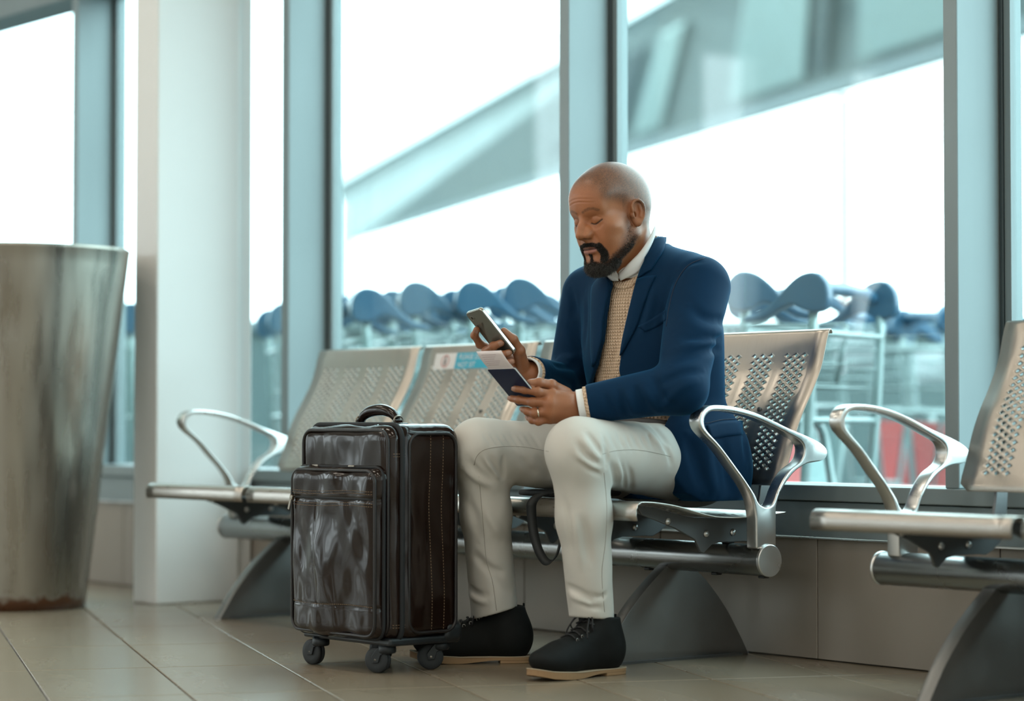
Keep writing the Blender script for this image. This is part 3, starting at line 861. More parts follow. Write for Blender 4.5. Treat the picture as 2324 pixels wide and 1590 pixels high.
# lapels, collar and pockets of the jacket
jb = jacket_full
o = under_man(strip_patch('lapel', [(1446, 634), (1437, 668), (1426, 713), (1414, 768), (1408, 806)], [(1490, 625), (1475, 657), (1457, 709), (1444, 745), (1412, 806)], jb, .0035, .0035, NAVY, None, bulge=.003))
o = under_man(strip_patch('lapel', [(1375, 626), (1385, 646), (1378, 684), (1371, 727), (1367, 772), (1353, 826)], [(1362, 630), (1345, 650), (1342, 690), (1342, 740), (1342, 790), (1345, 832)], jb, .0035, .0035, NAVY, None, bulge=.003))
o = under_man(strip_patch('jacket_collar', [(1483, 545), (1472, 570), (1458, 604), (1447, 633)], [(1510, 541), (1508, 566), (1491, 594), (1479, 614)], jb, .0045, .004, NAVY, None, bulge=.003))
o = under_man(strip_patch('jacket_collar', [(1372, 598), (1372, 612), (1376, 625)], [(1352, 606), (1356, 618), (1362, 630)], jb, .0045, .004, NAVY, None))
o = under_man(strip_patch('breast_pocket', [(1449, 740), (1480, 722), (1511, 702)], [(1464, 753), (1490, 742), (1511, 726)], jb, .0015, .002, NAVY, None, n=14, m=4))
o = under_man(strip_patch('pocket_flap', [(1603, 966), (1640, 957), (1684, 955)], [(1614, 996), (1650, 990), (1684, 986)], jb, .0025, .003, NAVY, None, n=14, m=5))
for pts in ([(1601, 961), (1640, 952), (1684, 950)], [(1600, 585), (1562, 602), (1535, 640), (1520, 690), (1512, 740)], [(1447, 655), (1456, 659), (1465, 661)]):
    under_man(seam('jacket_seam', pts, jb, .0011, NAVYD, None, .0002))
# ribbed neckband of the sweater
o = under_man(strip_patch('neckband', [(1388, 633), (1408, 640), (1428, 637), (1450, 622)], [(1386, 646), (1408, 656), (1432, 652), (1449, 636)], lambda P: torso(P) + .002, .0035, .005, KNIT, None, m=5))
# shirt: collar leaves, band and cuffs
def collarf(P): return smin(rc(P, NAX0, NAX1, .0880, .0600), torso(P) - .003, .015)
o = under_man(strip_patch('shirt_collar', [(1484, 512), (1468, 546), (1450, 573), (1429, 595), (1408, 618)], [(1491, 519), (1479, 552), (1467, 578), (1453, 614), (1410, 638)], collarf, .003, .003, SHIRT, None, bulge=.005))
o = under_man(strip_patch('shirt_collar', [(1389, 600), (1398, 612), (1405, 625), (1407, 631)], [(1374, 606), (1373, 624), (1388, 637), (1405, 638)], collarf, .003, .003, SHIRT, None, bulge=.004))
for w_, e_, r_ in ((LWR, LEL, .037), (RWR, REL, .036)):
    ax = (w_ - e_) / np.linalg.norm(w_ - e_)
    for nm, l0, l1, rr, m_ in (('shirt_cuff', -.05, .012, r_ - .001, SHIRT), ('sweater_cuff', -.05, -.004, r_ + .003, KNIT)):
        def cf(P):
            d = rc(P, e_, w_ + ax * .05, rr + .004, rr); d = np.maximum(d, -(d + .0048))
            h = (P - w_) @ ax; return smax(np.maximum(d, -(h - l0)), h - l1, .002)
        V, F = mesh_sdf(cf, w_ - .09, w_ + .09, .0019); MM(nm, V, F, m_)

# trousers
LH, LK, LA = A(-.240, -.01, .470), A(-.157, -.440, .508), A(-.190, -.375, .120)
RH, RK, RA = A(-.420, -.01, .470), A(-.488, -.468, .508), A(-.545, -.380, .110)
def trouser_base(P):
    out = None
    for h_, k_, a_, rk in ((LH, LK, LA, .0), (RH, RK, RA, -.002)):
        d = rc(P, h_, k_, .094, .073 + rk)
        d = smin(d, rc(P, k_, k_ * .62 + a_ * .38, .068 + rk, .059 + rk * 1.5), .03)
        d = smin(d, rc(P, k_ * .62 + a_ * .38, a_, .059 + rk * 1.5, .051 - rk * 2.5), .03)
        out = d if out is None else smin(out, d, .025)
    out = smin(out, ell(P, (CXM, .0, .475), (.165, .105, .10)), .05)
    return out
TF = strokes_px([
    # near knee: creases fanning from the inside bend
    ([(1330, 978), (1350, 1005), (1368, 1035)], .006, .004), ([(1318, 990), (1340, 1020), (1365, 1045)], .006, -.003), ([(1306, 1000), (1330, 1032), (1362, 1056)], .006, .004), ([(1300, 1022), (1330, 1050), (1366, 1068)], .007, -.003),
    ([(1305, 1040), (1335, 1062), (1368, 1078)], .006, .003), ([(1372, 1005), (1378, 1030), (1378, 1055)], .006, .006), ([(1382, 1040), (1392, 1070), (1396, 1100)], .006, .004), ([(1395, 1035), (1408, 1065), (1412, 1095)], .006, -.003), ([(1402, 1040), (1416, 1072), (1418, 1110)], .005, .003), ([(1420, 1045), (1432, 1080), (1432, 1115)], .006, .0025),
] + [([(1368 + 17 * i, 986 - i), (1376 + 17 * i, 1003), (1384 + 17 * i, 1020)], .0045, .0024) for i in range(7)] + [
    ([(1478, 962), (1500, 985), (1520, 1015)], .008, .004), ([(1455, 965), (1480, 990), (1505, 1020)], .007, -.003), ([(1500, 1000), (1518, 1030), (1525, 1060)], .007, .004),
    # near shin
    ([(1278, 1120), (1290, 1180), (1300, 1260)], .008, .003), ([(1315, 1160), (1330, 1220), (1340, 1290)], .010, .004), ([(1300, 1150), (1310, 1230), (1318, 1300)], .010, -.003), ([(1285, 1330), (1320, 1345), (1350, 1370)], .007, .004), ([(1290, 1350), (1325, 1365), (1350, 1385)], .007, -.003), ([(1310, 1365), (1340, 1378), (1370, 1380)], .006, .003), ([(1340, 1350), (1360, 1355), (1380, 1345)], .006, .003),
    # far leg
    ([(1085, 1030), (1100, 1060), (1128, 1085)], .006, .005), ([(1098, 1035), (1115, 1065), (1136, 1090)], .006, -.003), ([(1060, 1040), (1085, 1068), (1125, 1095)], .007, .004), ([(1050, 1060), (1080, 1085), (1120, 1105)], .008, -.004), ([(1105, 1030), (1122, 1055), (1140, 1085)], .006, .004), ([(1140, 1030), (1142, 1060), (1140, 1095)], .006, .004),
] + [([(1095 + 16 * i, 980 + i), (1108 + 16 * i, 998 + i), (1120 + 16 * i, 1014 + i)], .005, .0025) for i in range(8)] + [
    ([(1180, 1030), (1200, 1060), (1220, 1080)], .008, .003), ([(1215, 1025), (1235, 1055), (1250, 1090)], .008, .003),
    ([(1062, 1130), (1080, 1180), (1090, 1230)], .010, .003), ([(1090, 1140), (1120, 1190), (1140, 1230)], .010, -.003), ([(1070, 1250), (1110, 1290), (1150, 1300)], .010, .004), ([(1064, 1330), (1080, 1345), (1100, 1350)], .007, .005), ([(1066, 1350), (1085, 1362), (1110, 1365)], .007, -.004), ([(1110, 1290), (1140, 1330), (1165, 1350)], .010, .003),
], trouser_base)
HEML = (A(-.190, -.375, .127), A(.02, -.10, -1.0)); HEMR = (A(-.545, -.380, .119), A(.18, .22, -1.0))
def trousers(P):
    d = trouser_base(P) + 2.1 * gfold(P, TF) + .0006 * vnoise(P * A(1, 1, .5), 120, 17).astype(f32)
    lr = P[:, 0] > CXM
    for (c_, n_), m_ in ((HEML, lr), (HEMR, ~lr)):
        n_ = n_ / np.linalg.norm(n_); h = np.where(m_, (P - c_) @ n_, -1); d = smax(d, h.astype(f32), .003)
    # hollow hems
    for k_, a_, r_ in ((LK, LA, .047), (RK, RA, .052)):
        d = smax(d, -rc(P, a_, a_ + A(0, 0, -.06), r_, r_), .003)
    return smax(d, .3965 - P[:, 2] - np.where(P[:, 1] < -.40, 9, 0), .01) if False else d
V, F = mesh_sdf(trousers, (-.66, -.56, .08), (-.05, .12, .60), .0034)
tr = MM('trousers', V, F, CHINO); tr['label'] = 'stone coloured chino trousers'
for pts in ([(1368, 1030), (1400, 1022), (1450, 1021), (1500, 1030), (1522, 1036)], [(1371, 1072), (1377, 1150), (1374, 1230), (1366, 1300), (1372, 1388)], [(1076, 1055), (1082, 1035), (1100, 1020), (1140, 1013), (1190, 1014), (1245, 1024)], [(1087, 1080), (1096, 1180), (1104, 1270), (1118, 1320), (1127, 1385)]):
    under_man(seam('trouser_seam', pts, trousers, .0007, CHINO_S, None, .0))
o = under_man(tube('belt', spline([(-.20, -.135, .565), (-.24, -.165, .57), (CXM, -.18, .575), (-.42, -.165, .57)], 6), .012, BELT, None, 8))

# ankle boots
def shoe_fn(P):
    lift = np.interp(P[:, 0], [.0, .17, .25, .29], [0, 0, .006, .014]).astype(f32)
    Q = P.copy(); Q[:, 2] -= lift
    d = ell(Q, (.222, .002, .036), (.062, .041, .032))
    d = smin(d, rc(Q, (.055, 0, .045), (.205, .003, .040), .033, .034), .03)
    d = smin(d, ell(Q, (.047, 0, .060), (.046, .035, .055)), .03)
    d = smin(d, rc(Q, (.058, 0, .07), (.066, 0, .150), .044, .045), .03)
    d = smin(d, rc(Q, (.085, 0, .098), (.185, .002, .056), .034, .028), .03)
    d = smax(d, .0142 - Q[:, 2], .004)
    top = (P[:, 2] - (.136 + .06 * (P[:, 0] - .066))).astype(f32)
    d = smax(d, top, .004)
    return smax(d, -rc(Q, (.064, 0, .09), (.066, 0, .2), .036, .0385), .004)
SV, SF = mesh_sdf(shoe_fn, (-.01, -.06, .0), (.30, .06, .16), .003)
def outline(g):
    pts = [(.002, 0), (.008, .022), (.03, .034), (.07, .035), (.12, .033), (.17, .040), (.21, .045), (.25, .040), (.275, .025), (.286, .004), (.278, -.018), (.255, -.034), (.215, -.042), (.17, -.038), (.12, -.032), (.07, -.033), (.03, -.033), (.008, -.022)]
    c = np.array([.14, 0]); out = []
    for p in spline(pts, 4, True):
        v = p - c; out.append(tuple(c + v * (1 + g / np.linalg.norm(v))))
    return out
def lift(x): return float(np.interp(x, [.0, .17, .25, .29], [0, 0, .006, .014]))
def make_shoe(heel, toe, flip):
    heel = np.array(heel, float); toe = np.array(toe, float); d = toe - heel; ang = math.atan2(d[1], d[0]); sc = np.linalg.norm(d) / .286
    e = empty('shoe', (heel[0], heel[1], 0), ang); e.scale = (sc, sc * flip, sc)
    up = np_mesh('upper', SV, SF, SUEDE, e)
    def layer(nm, z0, z1, g, m_, cond=None):
        L = outline(g)
        if cond: L = [p for p in L if p[0] < cond] ; 
        o = prism(nm, L, [], lambda u, v, w: (u, v, z0 + w + lift(u)), z1 - z0, m_, e, .0012, 1); return o
    so = prism('sole', outline(.004), [], lambda u, v, w: (u, v, (lift(u) + .0148) if w > .5 else float(np.interp(u, [0, .088, .105, .135, .165, .20, .25, .29], [.0078, .0078, .0070, .0040, .0008, .0008, .0055, .0150]))), 1.0, CREPE, e, 0)
    layer('welt', .0140, .0165, .0055, WELT); layer('heel_block', 0, .0080, .003, CREPE, .082)
    # forefoot tread touches the floor
    layer('tread', .001, .0085, -.004, CREPE) if False else None
    # laces and eyelets
    def sp(x, s, h=.0):          # point on the instep
        P = np.array([[x, s * .012, .2]], f32); z = .2
        for _ in range(80):
            v = float(shoe_fn(P)[0])
            if v < .0004: break
            P[0, 2] -= max(v * .6, .0004)
        return (x, s * .012, float(P[0, 2]) + .0022 + h)
    xs = [.118, .135, .152, .168]
    for i, x in enumerate(xs):
        tube('lace', spline([(x + .004, -.024, sp(x, 0)[2] - .008), sp(x, -.6), sp(x + .004, 0, .002), sp(x, .6), (x + .004, .024, sp(x, 0)[2] - .008)], 4), .0021, LACE, e, 6)
        for s in (-1, 1):
            P0 = np.array([x - .004, s * .06, sp(x, 0)[2] - .011], f32)
            for _ in range(60):
                v = float(shoe_fn(P0[None])[0])
                if v < .0003: break
                P0[1] -= s * max(v * .6, .0003)
            pts = [(P0[0] + .0036 * math.cos(t), P0[1] + s * .0006, P0[2] + .0036 * math.sin(t)) for t in np.linspace(0, 6.283, 11)[:-1]]
            tube('eyelet', pts, .0011, EYELET, e, 5, True)
    for s in (-1, 1):
        p = sp(.115, 0)
        tube('lace_bow', spline([p, (.118, s * .022, p[2] + .004), (.128, s * .036, p[2] - .016), (.122, s * .030, p[2] - .028), (.116, s * .016, p[2] - .006), p], 5), .0020, LACE, e, 6)
        tube('lace_end', spline([p, (.124, s * .020, p[2] + .001), (.140, s * .031, p[2] - .022), (.146, s * .037, p[2] - .045)], 5), .0019, LACE, e, 6)
    # side seam
    W = []
    for x, z in ((.115, .103), (.150, .056), (.140, .046), (.10, .050), (.06, .044), (.03, .036)):
        P0 = np.array([x, .07, z], f32)
        for _ in range(60):
            v = float(shoe_fn(P0[None])[0])
            if v < .0003: break
            P0[1] -= max(v * .6, .0003)
        W.append(tuple(P0))
    tube('shoe_seam', spline(W, 5), .0009, LACE, e, 5)
    box('pull_tab', (.0195, -.008, .112), (.0235, .008, .139), SUEDE, e, .001, 1)
    return e
s1 = make_shoe((-.183, -.296), (-.158, -.574), -1); s2 = make_shoe((-.500, -.300), (-.662, -.540), -1)
for s_ in (s1, s2):
    s_.parent = man; s_.matrix_parent_inverse = Matrix.Translation((.33, 0, 0)); s_['label'] = 'black nubuck ankle boot with tan sole'
# socks
for k_, a_ in ((LK, LA), (RK, RA)):
    under_man(tube('sock', [tuple(a_ + A(0, 0, .03)), tuple(a_ + A(0, .01, -.02)), tuple(a_ + A(0, .015, -.06))], .034, LACE, None, 16))
# ---------------------------------------------------------------- head
def head_matrix(yaw, pitch, roll):
    cy, sy = math.cos(yaw), math.sin(yaw); cp, sp_ = math.cos(pitch), math.sin(pitch); cr_, sr = math.cos(roll), math.sin(roll)
    B = np.array([[1, 0, 0], [0, -1, 0], [0, 0, 1.]])
    Rx = np.array([[1, 0, 0], [0, cp, sp_], [0, -sp_, cp]]); Ry = np.array([[cr_, 0, sr], [0, 1, 0], [-sr, 0, cr_]]); Rz = np.array([[cy, -sy, 0], [sy, cy, 0], [0, 0, 1]])
    return B @ Rz @ Rx @ Ry
HM = head_matrix(math.radians(-2.8), math.radians(15), math.radians(-2.4)).astype(f32)
HP = A(-.3326, -.1926, 1.0547)
def hl(P): return (P - HP) @ HM                 # world -> head (x left, y forward, z up)
def hw(p): return HP + np.asarray(p, f32) @ HM.T
def pl2(q, pts, ax=(0, 2)):
    d = None; P2 = q[:, list(ax)]
    for i in range(len(pts) - 1):
        a_ = np.asarray(pts[i], f32); b_ = np.asarray(pts[i + 1], f32); ba = b_ - a_; pa = P2 - a_
        h = np.clip(pa @ ba / f32(ba @ ba + 1e-12), 0, 1); e = nrm(pa - h[:, None] * ba); d = e if d is None else np.minimum(d, e)
    return d
LASH = [(.0190, .0050), (.0245, .0025), (.0315, .0018), (.0385, .0040), (.0450, .0075), (.0480, .0095)]
BROW = [(.011, .0345), (.018, .0380), (.028, .0405), (.039, .0395), (.048, .0340)]
EARC = A(.0765, -.010, .004)
def ear_fn(q):
    """q: head coords mirrored so the ear is at +x"""
    M = rotm('Z', 22) @ rotm('X', 6)
    p = (q - EARC) @ M
    # p: x outwards, y forward, z up
    d = ell(p, (0, 0, .002), (.0070, .0175, .0300))
    pts = [(.006, .012, .006), (.008, .0135, .018), (.008, .006, .0285), (.0075, -.006, .0300), (.0075, -.0155, .020), (.007, -.0175, .006), (.006, -.0145, -.008), (.005, -.008, -.019), (.004, -.001, -.024)]
    hx = None
    pp = spline(pts, 2)
    hx = pline(p, pp) - .0036
    bowl = ell(p, (.0085, -.001, .005), (.0070, .0125, .0210))
    d = smax(d, -bowl, .004)
    d = smin(d, hx, .004)
    d = smin(d, pline(p, [(.004, -.008, .017), (.0055, -.0095, .003), (.005, -.006, -.009)]) - .0030, .004)   # antihelix
    d = smin(d, ell(p, (.003, .001, -.0235), (.0048, .0085, .0085)), .006)                                   # lobe
    d = smin(d, ell(p, (.004, .0120, -.004), (.0042, .0048, .0065)), .004)                                   # tragus
    d = smax(d, -ell(p, (.001, .0065, -.003), (.004, .004, .006)), .003)
    return d
def head_local(q):
    a = q.copy(); a[:, 0] = np.abs(a[:, 0])                      # symmetric half
    d = ell(q, (0, -.009, .053), (.0755, .0985, .0815))
    d = smin(d, ell(q, (0, -.040, .020), (.0670, .0630, .0660)), .04)
    d = smin(d, ell(q, (0, .050, .052), (.0600, .0420, .0520)), .03)
    d = smin(d, ell(q, (0, .034, -.030), (.0600, .0560, .0760)), .03)
    d = smin(d, rc(a, (.053, -.002, -.042), (.020, .066, -.092), .0200, .0190), .03)
    d = smin(d, ell(q, (0, .068, -.092), (.0270, .0210, .0210)), .02)
    d = smin(d, ell(a, (.042, .050, -.010), (.0250, .0250, .0210)), .025)     # cheekbone
    d = smin(d, ell(a, (.030, .062, -.038), (.0240, .0200, .0260)), .02)      # cheek
    fr_ = (q[:, 1] > .045).astype(f32)
    d = smin(d, rc(a, (.010, .0805, .0350), (.044, .0680, .0375), .0090, .0080), .018)  # brow
    d = smax(d, -ell(a, (.0330, .1000, .0105), (.0180, .0130, .0100)), .018)  # socket
    d = smin(d, ell(a, (.0325, .0700, .0110), (.0155, .0150, .0135)), .006)   # lidded eye
    # nose
    n = rc(q, (0, .0840, .0240), (0, .1010, .0010), .0080, .0085)
    n = smin(n, rc(q, (0, .1010, .0010), (0, .1120, -.0165), .0085, .0105), .008)
    n = smin(n, ell(a, (.0135, .1000, -.0205), (.0085, .0110, .0080)), .008)
    n = smin(n, ell(a, (.0130, .0930, -.0110), (.0090, .0100, .0110)), .010)
    n = smin(n, rc(q, (0, .108, -.022), (0, .094, -.033), .0060, .0055), .006)
    d = smin(d, n, .010)
    d = smax(d, -rc(a, (.0075, .1060, -.0285), (.0085, .0980, -.0230), .0035, .0030), .003)
    d = d + .0004 * fr_ * np.exp(-(pl2(a, [(.0205, -.011), (.0245, -.019), (.0225, -.0275)]) / .0028) ** 2)     # alar crease
    d = d + .0011 * fr_ * np.exp(-(pl2(a, [(.0245, -.024), (.033, -.042), (.035, -.056)]) / .005) ** 2)      # nasolabial
    # mouth
    d = smin(d, ell(q, (0, .074, -.054), (.0290, .0200, .0230)), .016)
    up = np.minimum(pline(a, [(.0, .0945, -.0500), (.006, .0955, -.0480), (.017, .0895, -.0505), (.0245, .0825, -.0535)]) - .0042, 9)
    lo_ = pline(a, [(.0, .0935, -.0600), (.012, .0905, -.0595), (.022, .0830, -.0555)]) - .0050
    d = smin(d, up, .006); d = smin(d, lo_, .006)
    d = d + .0026 * fr_ * np.exp(-(pl2(a, [(0, -.0545), (.012, -.0545), (.026, -.0550)]) / .0022) ** 2)
    d = d + .0020 * fr_ * np.exp(-(pl2(a, [(0, -.070), (.012, -.069)]) / .006) ** 2)
    # lids: lash line, lid fold, lower lid bag
    d = d + .0013 * fr_ * np.exp(-(pl2(a, LASH) / .0016) ** 2)
    d = d + .0010 * fr_ * np.exp(-(pl2(a, [(.019, .0150), (.027, .0205), (.037, .0210), (.046, .0150)]) / .0020) ** 2)
    d = d + .0007 * fr_ * np.exp(-(pl2(a, [(.020, -.003), (.030, -.0085), (.042, -.0065), (.048, -.001)]) / .0030) ** 2)
    # forehead furrows
    for z0, am in ((.0560, .0011), (.0640, .0011), (.0725, .0007)):
        d = d + am * np.exp(-((q[:, 2] - z0 - .004 * np.cos(q[:, 0] * 55)) / .0016) ** 2) * (q[:, 1] > .05) * np.clip(1.3 - a[:, 0] / .04, 0, 1)
    d = d + .0012 * np.exp(-(pline(a, [(.0045, .094, .030), (.006, .094, .040)]) / .003) ** 2)
    # temple hollow
    d = smax(d, -ell(a, (.098, .052, .030), (.0300, .0300, .0280)), .03)
    return d
NB = A(CXM, -.098, .905)
def head_fn(P):
    q = hl(P)
    d = head_local(q)
    a = q.copy(); a[:, 0] = np.abs(a[:, 0])
    m = np.nonzero(a[:, 0] > .05)[0]
    e = np.full(len(P), 1.0, f32)
    if len(m): e[m] = ear_fn(a[m])
    # neck
    n = rc(P, hw((0, -.034, -.030)), NB, .0555, .0560)
    n = smin(n, rc(P, hw((.050, -.035, -.02)), A(CXM + .02, -.135, .920), .013, .010), .02)
    n = smin(n, rc(P, hw((-.050, -.035, -.02)), A(CXM - .02, -.135, .920), .013, .010), .02)
    n = smin(n, rc(P, hw((0, .015, -.085)), A(CXM, -.118, .90), .026, .036), .03)
    d = smin(d, n, .022)
    return smin(d, e, .004)
HVt, HFt = mesh_sdf(head_fn, (-.435, -.335, .885), (-.230, -.055, 1.205), .0016)
def sstep(x, a, b):
    t = np.clip((x - a) / (b - a), 0, 1); return t * t * (3 - 2 * t)
def skin_colors(V):
    P = V.astype(f32); q = hl(P); a = q.copy(); a[:, 0] = np.abs(a[:, 0])
    base = np.array([.355, .132, .055]); C_ = np.tile(base, (len(V), 1))
    C_ *= (1 + .06 * vnoise(q, 90, 3))[:, None]
    C_ = C_ * (1 + .10 * np.exp(-(nrm(a - A(.03, .07, -.02)) / .03) ** 2))[:, None]
    fr = sstep(q[:, 1], .04, .055)
    def mix(c, w):
        nonlocal C_
        C_ = C_ * (1 - w[:, None]) + np.array(c) * w[:, None]
    # cropped hair: everything above a soft hairline
    hz = .092 - np.interp(a[:, 0], [0, .03, .05, .06, .068, .08], [-.004, 0, .014, .036, .056, .075])
    hz = np.where(q[:, 1] < .02, np.interp(q[:, 1], [-.11, -.06, -.03, -.012, .0, .02], [-.055, -.050, -.030, .03, .035, .025]), hz)
    sc = sstep(q[:, 2] - hz, -.020, .022)
    spk = np.random.default_rng(8).random(len(V))
    mix((.040, .028, .022), sc * (.42 + .42 * spk))
    bm_ = beard_mask(q); mix((.020, .013, .010), np.clip(bm_, 0, 1) * .9)
    st = np.exp(-(pl2(a, [(.012, -.004), (.022, -.030), (.042, -.058)], (1, 2)) / .013) ** 2) * (a[:, 0] > .03); mix((.07, .038, .025), st * (.22 + .38 * spk))
    st = np.exp(-(pl2(a, [(-.004, -.044), (.02, -.068), (.05, -.085)], (1, 2)) / .016) ** 2) * (a[:, 0] > .02); mix((.05, .028, .019), st * (.2 + .4 * spk))
    mix((.028, .016, .010), fr * np.exp(-(pl2(a, BROW) / .0036) ** 4) * (.30 + .4 * spk))
    mix((.012, .007, .005), fr * np.exp(-(pl2(a, LASH) / .0017) ** 2) * .97)
    mix((.20, .080, .060), fr * np.exp(-(pl2(a, [(0, -.0500), (.014, -.0505), (.023, -.0540)]) / .0042) ** 4) * .85)
    mix((.40, .165, .130), fr * np.exp(-(pl2(a, [(0, -.0605), (.010, -.0600), (.019, -.0570)]) / .0048) ** 4) * .9)
    mix((.05, .016, .012), fr * np.exp(-(pl2(a, [(0, -.0545), (.012, -.0545), (.025, -.0550)]) / .0015) ** 2) * .9)
    nl = np.exp(-(pline(a, [(.0075, .106, -.030), (.0085, .10, -.026)]) / .003) ** 2); mix((.03, .012, .008), nl * .9)
    return np.clip(C_, 0, 1)
def beard_mask(q):
    a = q.copy(); a[:, 0] = np.abs(a[:, 0])
    front = sstep(q[:, 1], -.01, .02)
    fr = sstep(q[:, 1], .045, .060)
    chin = 1 - sstep(pline(a, [(0, .080, -.098), (.016, .074, -.098), (.032, .055, -.088)]), .014, .024)
    side = fr * (1 - sstep(pl2(a, [(.0300, -.050), (.0345, -.064), (.0330, -.082)]), .0050, .0105))
    mou = fr * (1 - sstep(pl2(a, [(.0025, -.0425), (.013, -.0430), (.024, -.0465), (.0315, -.0540)]), .0026, .0062))
    soul = fr * .9 * (1 - sstep(pl2(a, [(0, -.069), (0, -.080)]), .0025, .0070))
    jaw = .62 * (a[:, 0] > .02) * (1 - sstep(pl2(a, [(.058, -.086), (.040, -.076), (.018, -.064), (.004, -.052)], (1, 2)), .005, .020))
    up = .30 * (a[:, 0] > .03) * (1 - sstep(pl2(a, [(.010, -.020), (.016, -.042), (.034, -.062)], (1, 2)), .004, .015))
    m = np.maximum.reduce([chin, side, mou, soul, jaw, up]) * front
    gap = fr * np.exp(-(((a[:, 0] - .0165) / .0085) ** 2 + ((a[:, 2] + .0725) / .0055) ** 2))
    return np.clip(m - gap * 1.1, 0, 1)
def trimesh_sample(V, F, w, n, seed):
    r = np.random.default_rng(seed); p = w / w.sum(); i = r.choice(len(F), n, p=p)
    f = F[i]; u = r.random((n, 2)); a = V[f[:, 0]]; b = V[f[:, 1]]; c = V[f[:, 2]]; d = V[f[:, 3]]
    return (a * ((1 - u[:, :1]) * (1 - u[:, 1:])) + b * (u[:, :1] * (1 - u[:, 1:])) + c * (u[:, :1] * u[:, 1:]) + d * ((1 - u[:, :1]) * u[:, 1:]))
# ---------------------------------------------------------------- hands
def PX(px, py, D): return at(px, py, D=D).astype(f32)
def hand_fn(spec):
    fingers, palm, extra = spec
    def fn(P):
        d = None
        for pts, rad in palm:
            e = chain(P, pts, rad, .012); d = e if d is None else smin(d, e, .014)
        for pts, rad in fingers:
            e = chain(P, pts, rad, .004)
            # knuckle swell
            for q_, r_ in zip(pts[1:-1], rad[1:-1]): e = smin(e, nrm(P - q_) - r_ * 1.05, .004)
            d = smin(d, e, .006)
        return d
    return fn
W1 = PX(1318, 920, 5.535)
lm = [PX(1256, 896, 5.500), PX(1250, 914, 5.490), PX(1249, 933, 5.494), PX(1250, 949, 5.505)]
LF = [([lm[0], PX(1221, 889, 5.490), PX(1191, 884, 5.496), PX(1169, 882, 5.506)], [.0108, .0095, .0086, .0076]),
      ([lm[1], PX(1208, 912, 5.496), PX(1178, 907, 5.520), PX(1161, 904, 5.538)], [.0110, .0098, .0088, .0078]),
      ([lm[2], PX(1214, 937, 5.495), PX(1197, 933, 5.512), PX(1188, 929, 5.528)], [.0108, .0096, .0086, .0077]),
      ([lm[3], PX(1222, 956, 5.500), PX(1208, 953, 5.510), PX(1200, 948, 5.522)], [.0098, .0086, .0078, .0070]),
      ([PX(1284, 893, 5.540), PX(1252, 874, 5.520), PX(1224, 868, 5.506), PX(1203, 869, 5.500)], [.0155, .0125, .0105, .0088])]
LP = [([W1, (W1 + lm[1]) / 2 + A(0, 0, .003), lm[0]], [.027, .024, .014]), ([W1, lm[1]], [.027, .017]), ([W1, lm[2]], [.027, .017]), ([W1, (W1 + lm[3]) / 2 - A(0, 0, .004), lm[3]], [.026, .022, .013]), ([LEL * .3 + LWR * .7, W1], [.034, .027])]
W2 = PX(1202, 850, 5.775)
rm = [PX(1126, 797, 5.765), PX(1135, 814, 5.762), PX(1144, 829, 5.760), PX(1154, 842, 5.758)]
RF = [([rm[0], PX(1090, 781, 5.755), PX(1077, 761, 5.735), PX(1082, 748, 5.720)], [.0108, .0098, .0088, .0080]),
      ([rm[1], PX(1103, 797, 5.730), PX(1120, 785, 5.702), PX(1137, 778, 5.694)], [.0110, .0102, .0094, .0084]),
      ([rm[2], PX(1114, 811, 5.730), PX(1137, 805, 5.705), PX(1155, 800, 5.699)], [.0108, .0098, .0090, .0082]),
      ([rm[3], PX(1128, 826, 5.725), PX(1148, 824, 5.705), PX(1162, 820, 5.702)], [.0098, .0088, .0080, .0072]),
      ([PX(1186, 830, 5.750), PX(1177, 796, 5.722), PX(1163, 770, 5.706), PX(1144, 752, 5.700)], [.0170, .0145, .0120, .0095])]
RP = [([W2, rm[0]], [.025, .014]), ([W2, rm[1]], [.025, .016]), ([W2, rm[2]], [.025, .016]), ([W2, rm[3]], [.024, .014]), ([REL * .3 + RWR * .7, W2], [.032, .025])]
def hand_mesh(spec, res=.0015):
    fn = hand_fn(spec); al = np.array([p for L in spec[0] + spec[1] for p in L[0]])
    return mesh_sdf(fn, al.min(0) - .035, al.max(0) + .035, res), fn
(LV, LFc), lfn = hand_mesh((LF, LP, None)); (RV, RFc), rfn = hand_mesh((RF, RP, None))
def hand_colors(V, spec):
    P = V.astype(f32); C_ = np.tile(np.array([.320, .122, .054]), (len(V), 1)) * (1 + .05 * vnoise(P, 160, 9))[:, None]
    for pts, rad in spec:
        for j in (1, 2):
            w = np.exp(-(nrm(P - pts[j]) / (rad[j] * 1.15)) ** 2) * .35; C_ = C_ * (1 - w[:, None]) + np.array([.19, .075, .04]) * w[:, None]
        w = np.exp(-(nrm(P - pts[3]) / (rad[3] * 1.2)) ** 2) * .5; C_ = C_ * (1 - w[:, None]) + np.array([.36, .17, .10]) * w[:, None]
    return C_
Vb = np.concatenate([HVt, LV, RV]); Fb = np.concatenate([HFt, LFc + len(HVt), RFc + len(HVt) + len(LV)])
Cb = np.concatenate([skin_colors(HVt), hand_colors(LV, LF), hand_colors(RV, RF)])
body = MM('body', Vb, Fb, SKIN, Cb); body['label'] = 'head with close cropped hair, neck and bare hands'
